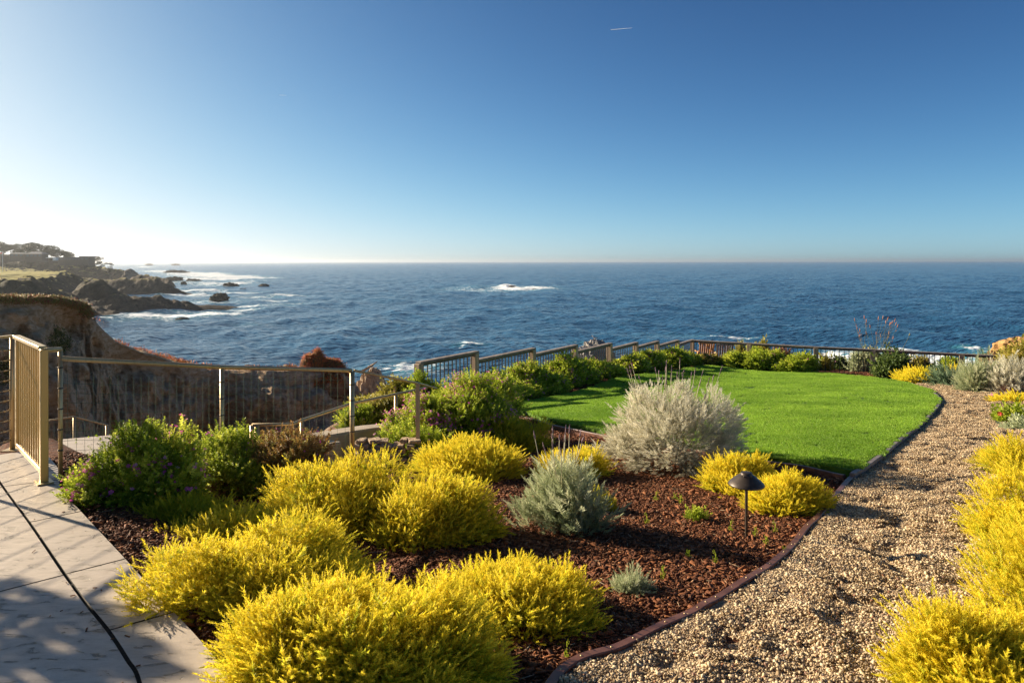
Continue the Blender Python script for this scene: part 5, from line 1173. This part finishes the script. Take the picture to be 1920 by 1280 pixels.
# back fence
BKP = [(1298, 637), (1405, 643), (1530, 650), (1637, 655), (1803, 663.5), (1915, 669)]
Dz = 3.09; bp = [np.array(((a-960)/F*F*Dz/(b-490), F*Dz/(b-490))) for a, b in BKP]
o0 = bp[0]; t = empty('back_fence', (o0[0], o0[1], 0), 0, 'level wooden fence with bronze balusters across the far end of the lawn', 'fence'); off = Vector((-o0[0], -o0[1], 0))
z = CZ-Dz
for i in range(len(bp)-1):
    a, b = bp[i], bp[i+1]; d = (b-a)/np.linalg.norm(b-a)
    bm = bmesh.new(); bar(bm, (*(a-d*(.07 if i == 0 else 0)), z-.03), (*b, z-.03), .14, .05); bm_obj('top_rail', bm, M_RAIL, t, bevel=.006).location = off
    bm = bmesh.new(); bar(bm, (*(a+d*.07), z-.08), (*(b-d*.07), z-.08), .04, .04); L = np.linalg.norm(b-a); n = int(round(L/.15))
    for k in range(1, n):
        p = a+(b-a)*k/n; box(bm, (p[0], p[1], z-.52), (.019, .019, .86), math.atan2(d[1], d[0]))
    bm_obj('railing_panel', bm, M_BAL, t).location = off
    bm = bmesh.new(); bar(bm, (*(a+d*.07), z-.98), (*(b-d*.07), z-.98), .09, .09); bm_obj('bottom_rail', bm, M_RAIL, t).location = off
    if i: bm = bmesh.new(); box(bm, (a[0], a[1], z-.56), (.16, .16, 1.01), math.atan2(d[1], d[0])); bm_obj('post', bm, M_POST, t, bevel=.008).location = off
bm = bmesh.new(); box(bm, (*bp[-1], z-.56), (.16, .16, 1.01), .5); bm_obj('post', bm, M_POST, t).location = off
# gate
ga = Vector((-4.62, 6.36, 0)); gb = Vector((-3.76, 5.48, 0)); gd = (gb-ga).normalized(); grz = math.atan2(gd.y, gd.x)
t = empty('metal_gate', ga, 0, 'open bronze metal gate with vertical bars standing at the patio corner', 'gate')
def gp(s, z): return gd*s+Vector((0, 0, z))
GLn = (gb-ga).length
bm = bmesh.new(); bar(bm, gp(.0, 1.075), gp(GLn-.05, 1.075), .06, .03); bm_obj('top_rail', bm, M_STEEL, t, bevel=.003)
bm = bmesh.new(); bar(bm, gp(.1, .09), gp(GLn-.05, .09), .045, .04); bm_obj('bottom_rail', bm, M_STEEL, t, bevel=.003)
bm = bmesh.new(); box(bm, gp(.11, .58), (.07, .045, .98), grz); bm_obj('hinge_stile', bm, M_BRASS, t, bevel=.003)
bm = bmesh.new()
for k in range(9): box(bm, gp(.22+k*(GLn-.34)/9, .58), (.0125, .0125, .96), grz)
bm_obj('bars', bm, M_BRASS, t)
bm = bmesh.new(); box(bm, gp(GLn, .535), (.06, .055, 1.07), grz); bm_obj('latch_stile', bm, M_BRASS, t, bevel=.004)
bm = bmesh.new(); box(bm, gp(GLn, .006), (.15, .11, .012), grz); bm_obj('foot_plate', bm, M_STEEL, t)
# cable railing at left
t = empty('cable_railing', (-4.70, 6.42, 0), 0, 'steel cable railing running out of the left edge of the photo', 'railing'); cd = Vector((-.225, -.974, 0)).normalized()
bm = bmesh.new(); tube(bm, [(0, 0, 0), (0, 0, 1.08)], .022, 12); bm_obj('post', bm, M_STEEL, t)
bm = bmesh.new(); box(bm, (0, 0, .006), (.13, .13, .012)); bm_obj('foot_plate', bm, M_STEEL, t)
bm = bmesh.new(); bar(bm, (0, 0, 1.075), cd*6+Vector((0, 0, 1.075)), .05, .02); bm_obj('top_rail', bm, M_STEEL, t)
for k in range(10):
    z = .1+k*.094; bm = bmesh.new(); tube(bm, [Vector((0, 0, z)), cd*6+Vector((0, 0, z))], .0028, 6); tube(bm, [cd*.02+Vector((0, 0, z)), cd*.09+Vector((0, 0, z))], .006, 8); bm_obj('cable', bm, M_STEEL, t)
for k in (.82, 2.1, 3.6): bm = bmesh.new(); tube(bm, [cd*k, cd*k+Vector((0, 0, 1.065))], .02, 10); bm_obj('post', bm, M_STEEL, t)
# wire mesh fence with pipe posts
def WP(px, py, Y): return Vector(W(px, py, Y))
FP = [WP(113, 671, 5.62), WP(416, 687.5, 7.0), WP(660, 694, 7.4)]
t = empty('wire_fence', (FP[0].x, FP[0].y, 0), 0, 'steel pipe fence with green wire mesh between the gate and the steps', 'fence'); off = Vector((-FP[0].x, -FP[0].y, 0))
bm = bmesh.new(); tube(bm, [FP[0], FP[1], FP[2]], .021, 10); bm_obj('top_rail', bm, M_STEEL, t).location = off
bm = bmesh.new(); tube(bm, [WP(83, 656, 5.47), WP(113, 653.5, 5.62)], .02, 10); bm_obj('joining_rail', bm, M_STEEL, t).location = off
tops_ = [WP(113, 653.5, 5.62), FP[1], FP[2]]; rr_ = [.0165, .021, .026]
for p, r_ in zip(tops_, rr_):
    zb = float(gz(p.x, p.y))-.1; bm = bmesh.new(); tube(bm, [(p.x, p.y, zb), (p.x, p.y, p.z-.01)], r_, 12)
    bm_obj('post', bm, M_STEEL, t).location = off
    bm = bmesh.new()
    for zz in np.arange(.15, 1.0, .17): tube(bm, [(p.x, p.y, p.z-zz-.006), (p.x, p.y, p.z-zz+.006)], r_+.004, 10)
    bm_obj('wire_tie', bm, M_BAL, t).location = off
for a, b, zt, zb in [(FP[0], FP[1], .12, 1.15), (FP[1], FP[2], .02, 1.1)]:
    bm = bmesh.new(); n = int((b-a).length/.072); r = rng(4)
    for k in range(1, n): p = a.lerp(b, k/n)+Vector((0, -.025, 0)); tube(bm, [p-Vector((0, 0, zt)), p-Vector((r.normal(0, .004), 0, zb))], .0014, 4, cap=False)
    for k in range(1, 13): z = zt+(zb-zt)*k/13; tube(bm, [a-Vector((0, .025, z+r.normal(0, .003))), a.lerp(b, .5)-Vector((0, .025, z+.006)), b-Vector((0, .025, z))], .0014, 4, cap=False)
    bm_obj('wire_mesh', bm, M_WIRE, t).location = off
# descending rail from the corner post to the steps
HA = [FP[2]+Vector((.02, 0, 0)), WP(783, 718, 8.2), WP(818, 728, 8.8)]
t = empty('step_handrail', (HA[1].x, HA[1].y, 0), 0, 'thin dark handrail sloping down from the corner post into the magenta bush', 'handrail'); off = Vector((-HA[1].x, -HA[1].y, 0))
bm = bmesh.new(); tube(bm, HA, .014, 8); bm_obj('rail', bm, M_STEEL, t).location = off
bm = bmesh.new(); p = HA[1]; box(bm, (p.x, p.y, p.z-.55), (.045, .045, 1.1)); bm_obj('post', bm, M_POST, t).location = off
# pipe handrail of the lower path
HB = [WP(472, 796, 8.35), WP(548, 794.5, 8.6), WP(566, 787, 8.9), WP(660, 756, 9.9), WP(742, 738.5, 10.6), WP(800, 726.5, 11.1)]
t = empty('lower_handrail', (HB[4].x, HB[4].y, 0), 0, 'bright steel pipe handrail rising beside the lower concrete path', 'handrail'); off = Vector((-HB[4].x, -HB[4].y, 0))
bm = bmesh.new(); tube(bm, HB, .021, 10); bm_obj('rail', bm, M_STEEL, t).location = off
for p in (HB[0], HB[0].lerp(HB[1], .12), HB[2], HB[4]):
    bm = bmesh.new(); tube(bm, [p, p-Vector((0, 0, 1.0))], .026, 10); bm_obj('post', bm, M_STEEL, t).location = off
# concrete path wall and step
M_CONC2 = plain('buff_concrete', (0.40, 0.32, 0.23), (0.52, 0.43, 0.32), 4, .8, .004)
def wall(name, pts, wd, ht, label):
    bm = bmesh.new(); n = len(pts); L = []
    for i, p in enumerate(pts):
        d = (pts[min(i+1, n-1)]-pts[max(i-1, 0)]); d.z = 0; d.normalize(); s = Vector((d.y, -d.x, 0))*wd/2
        L.append([bm.verts.new(p+s*.9), bm.verts.new(p+s-Vector((0, 0, .03))), bm.verts.new(p+s-Vector((0, 0, ht))), bm.verts.new(p-s-Vector((0, 0, ht))), bm.verts.new(p-s-Vector((0, 0, .03))), bm.verts.new(p-s*.9)])
    for i in range(n-1):
        for k in range(6): bm.faces.new((L[i][k], L[i][(k+1) % 6], L[i+1][(k+1) % 6], L[i+1][k]))
    bm.faces.new(L[0][::-1]); bm.faces.new(L[-1]); bmesh.ops.recalc_face_normals(bm, faces=bm.faces)
    return bm_obj(name, bm, M_CONC2, label=label, cat='wall')
wall('retaining_wall', [WP(572, 817, 8.9), WP(600, 813, 9.05), WP(640, 806, 9.25), WP(690, 799, 9.55), (WP(735, 795, 9.95)), WP(780, 793, 10.4)], .26, .9, 'curved buff concrete retaining wall cap beside the lower path')
wall('concrete_step', [WP(560, 834, 8.2), WP(580, 830, 8.3), WP(605, 827, 8.45), WP(622, 825, 8.6)], .3, .6, 'short rounded concrete block in front of the curved retaining wall')
# ledger stone wall: individual stones stacked
t = empty('stone_wall', WP(695, 845, 8.0), 0, 'dry stacked wall of thin brown stones at the foot of the corner post', 'wall'); r = rng(9)
for row in range(6):
    for k in range(6):
        if r.uniform() < .12: continue
        bm = bmesh.new(); w_ = r.uniform(.07, .15); box(bm, (0, 0, 0), (w_, .16, r.uniform(.03, .05)))
        bmesh.ops.bevel(bm, geom=bm.edges[:], offset=.008, segments=1, affect='EDGES')
        for v in bm.verts: v.co += Vector(r.normal(0, .004, 3))
        o = bm_obj('stone', bm, M_RTAN, t); o.location = (-.18+k*.125+r.normal(0, .02)+(row % 2)*.05, r.normal(0, .02)+row*.03, -.15+row*.046); o.rotation_euler = (0, r.normal(0, .08), r.normal(0, .15))
# distant wire fence on the low terrace
t = empty('terrace_fence', WP(139, 780, 10), 0, 'thin wire fence with one post on the low terrace beyond the gate', 'fence'); o0 = WP(139, 780, 10)
for nm, q in (('top_rail', [WP(60, 791, 9.2), WP(139, 780, 10), WP(200, 796, 10.6)]),):
    bm = bmesh.new(); tube(bm, [p-o0 for p in q], .013, 6); bm_obj(nm, bm, M_STEEL, t)
for q in (WP(139, 780, 10), WP(200, 796, 10.6), WP(60, 791, 9.2)): bm = bmesh.new(); tube(bm, [q-o0, q-o0-Vector((0, 0, 1.1))], .02, 8); bm_obj('post', bm, M_STEEL, t)
bm = bmesh.new()
for a, b in ((WP(60, 791, 9.2), WP(139, 780, 10)), (WP(139, 780, 10), WP(200, 796, 10.6))):
    for k in range(1, 10): p = a.lerp(b, k/10)-o0; tube(bm, [p, p-Vector((0, 0, .9))], .0018, 4, cap=False)
    for k in range(1, 6): tube(bm, [a-o0-Vector((0, 0, k*.16)), b-o0-Vector((0, 0, k*.16))], .0018, 4, cap=False)
bm_obj('wire_mesh', bm, M_WIRE, t)
# edging boards
def edging(name, line, top, wd, mat, label, zoff=0.0, screws=True):
    bm = bmesh.new(); n = len(line); L = []; r = rng(12)
    for i, p in enumerate(line):
        d = np.array(line[min(i+1, n-1)])-np.array(line[max(i-1, 0)]); d = d/np.linalg.norm(d); s = Vector((d[1], -d[0], 0))*wd/2
        z = float(gz(p[0], p[1]))+top+.004*math.sin(i*.7)+zoff; c = Vector((p[0], p[1], z)); dn = Vector((0, 0, -.16)); b = Vector((0, 0, -.005))
        L.append([bm.verts.new(c+s*.8), bm.verts.new(c+s+b), bm.verts.new(c+s+dn), bm.verts.new(c-s+dn), bm.verts.new(c-s+b), bm.verts.new(c-s*.8)])
    for i in range(n-1):
        for k in range(6): bm.faces.new((L[i][k], L[i][(k+1) % 6], L[i+1][(k+1) % 6], L[i+1][k]))
    bm.faces.new(L[0][::-1]); bm.faces.new(L[-1]); bmesh.ops.recalc_face_normals(bm, faces=bm.faces)
    root = bm_obj(name, bm, mat, label=label, cat='garden edging')
    return root
i_s = int(np.argmin([np.hypot(p[0]-GP(1600, 902)[0], p[1]-GP(1600, 902)[1]) for p in EDGE]))
e1 = edging('path_edging', EDGE[:i_s+1], .055, .048, M_EDGE, 'reddish-brown edging board curving between bark bed and gravel')
edging('lawn_edging', EDGE[i_s:], .085, .05, M_EDGE2, 'greyish edging board curving between lawn and gravel')
edging('bed_edging', FRONT_EDGE, .065, .035, M_EDGE, 'brown edging board along the near side of the lawn')
bm = bmesh.new(); r = rng(15); lathe(bm, [(.0001, .004), (.004, .003), (.005, .0)], 8); sm_ = bpy.data.meshes.new('screw'); bm.to_mesh(sm_); bm.free(); sm_.materials.append(M_STEEL)
for i in range(2, i_s, 3):
    p = EDGE[i]+(EDGE[i+1]-EDGE[i])*r.uniform(); link('screw', sm_, e1, (p[0], p[1], float(gz(*p))+.055+.004*math.sin(i*.7)))
# path lamp
def path_lamp(X, Y, h, label, s=1.0):
    g = float(gz(X, Y)); t = empty('path_lamp', (X, Y, g), 0, label, 'lamp', 'mushroom path lamps')
    bm = bmesh.new(); lathe(bm, [(.011*s, -.05), (.011*s, h-.075*s)], 12); bm_obj('stake', bm, M_LAMP, t)
    bm = bmesh.new(); lathe(bm, [(.0205*s, h-.085*s), (.022*s, h-.05*s), (.022*s, h-.02*s)], 16); bm_obj('collar', bm, M_LAMP, t)
    bm = bmesh.new(); lathe(bm, [(.128*s, h-.098*s), (.132*s, h-.094*s), (.128*s, h-.085*s), (.105*s, h-.062*s), (.075*s, h-.038*s), (.05*s, h-.02*s), (.042*s, h-.016*s), (.041*s, h-.006*s), (.036*s, h-.003*s), (.02*s, h), (.0001, h)], 40)
    lathe(bm, [(.128*s, h-.098*s), (.10*s, h-.075*s), (.06*s, h-.05*s), (.02*s, h-.035*s)], 40); bm_obj('shade', bm, M_LAMP, t)
    bm = bmesh.new()
    for a in (-2.2, -1.2, .9): bmesh.ops.create_uvsphere(bm, u_segments=8, v_segments=6, radius=.006*s, matrix=Matrix.Translation((.055*s*math.cos(a), .055*s*math.sin(a), h-.021*s)))
    bm_obj('thumb_screws', bm, M_LAMP, t)
X, Y = GP(1399, 1011); path_lamp(X+.0, Y, (1011-885)/F*Y, 'bronze mushroom path lamp standing in sunlit bark')
X, Y = ground_at(1846, 733); path_lamp(X, Y, (733-700)/F*Y+.05, 'small dark path lamp among the silver bushes on the right', 1.35)
# teak chairs beyond the back fence
M_TEAK = plain('teak', (0.40, 0.18, 0.06), (0.62, 0.32, 0.12), 8, .6, stretch=(1, 1, .2)); M_TEAK2 = plain('pale_teak', (0.45, 0.30, 0.19), (0.62, 0.45, 0.31), 8, .6, stretch=(1, 1, .2))
def chair(px, py_top, Y, rz, mat, label):
    x, _, zt = W(px, py_top, Y); t = empty('wooden_chair', (x, Y, zt-1.0), rz, label, 'chair', 'slatted wooden chairs beyond the back fence')
    bm = bmesh.new()
    for k in range(7): bar(bm, (-.27+k*.09, .0, .4), (-.29+k*.0967, -.16, .97), .07, .02)
    bar(bm, (-.36, -.165, .985), (.36, -.165, .985), .03, .07); bm_obj('backrest', bm, mat, t)
    bm = bmesh.new()
    for k in range(6): bar(bm, (-.31, .05+k*.09, .4), (.31, .05+k*.09, .4), .075, .02)
    bm_obj('seat', bm, mat, t)
    for s in (-1, 1):
        bm = bmesh.new(); bar(bm, (s*.34, -.12, .62), (s*.34, .5, .64), .09, .025); bm_obj('armrest', bm, mat, t)
        for y in (-.02, .46): bm = bmesh.new(); bar(bm, (s*.34, y, 0), (s*.34, y, .62), .05, .06); bm_obj('leg', bm, mat, t)
chair(1323, 642, 28.2, .12, M_TEAK, 'golden-brown slatted wooden chair behind the fence corner')
chair(1358, 645, 27.6, -.1, M_TEAK2, 'paler greyish slatted wooden chair, right of the golden-brown one')
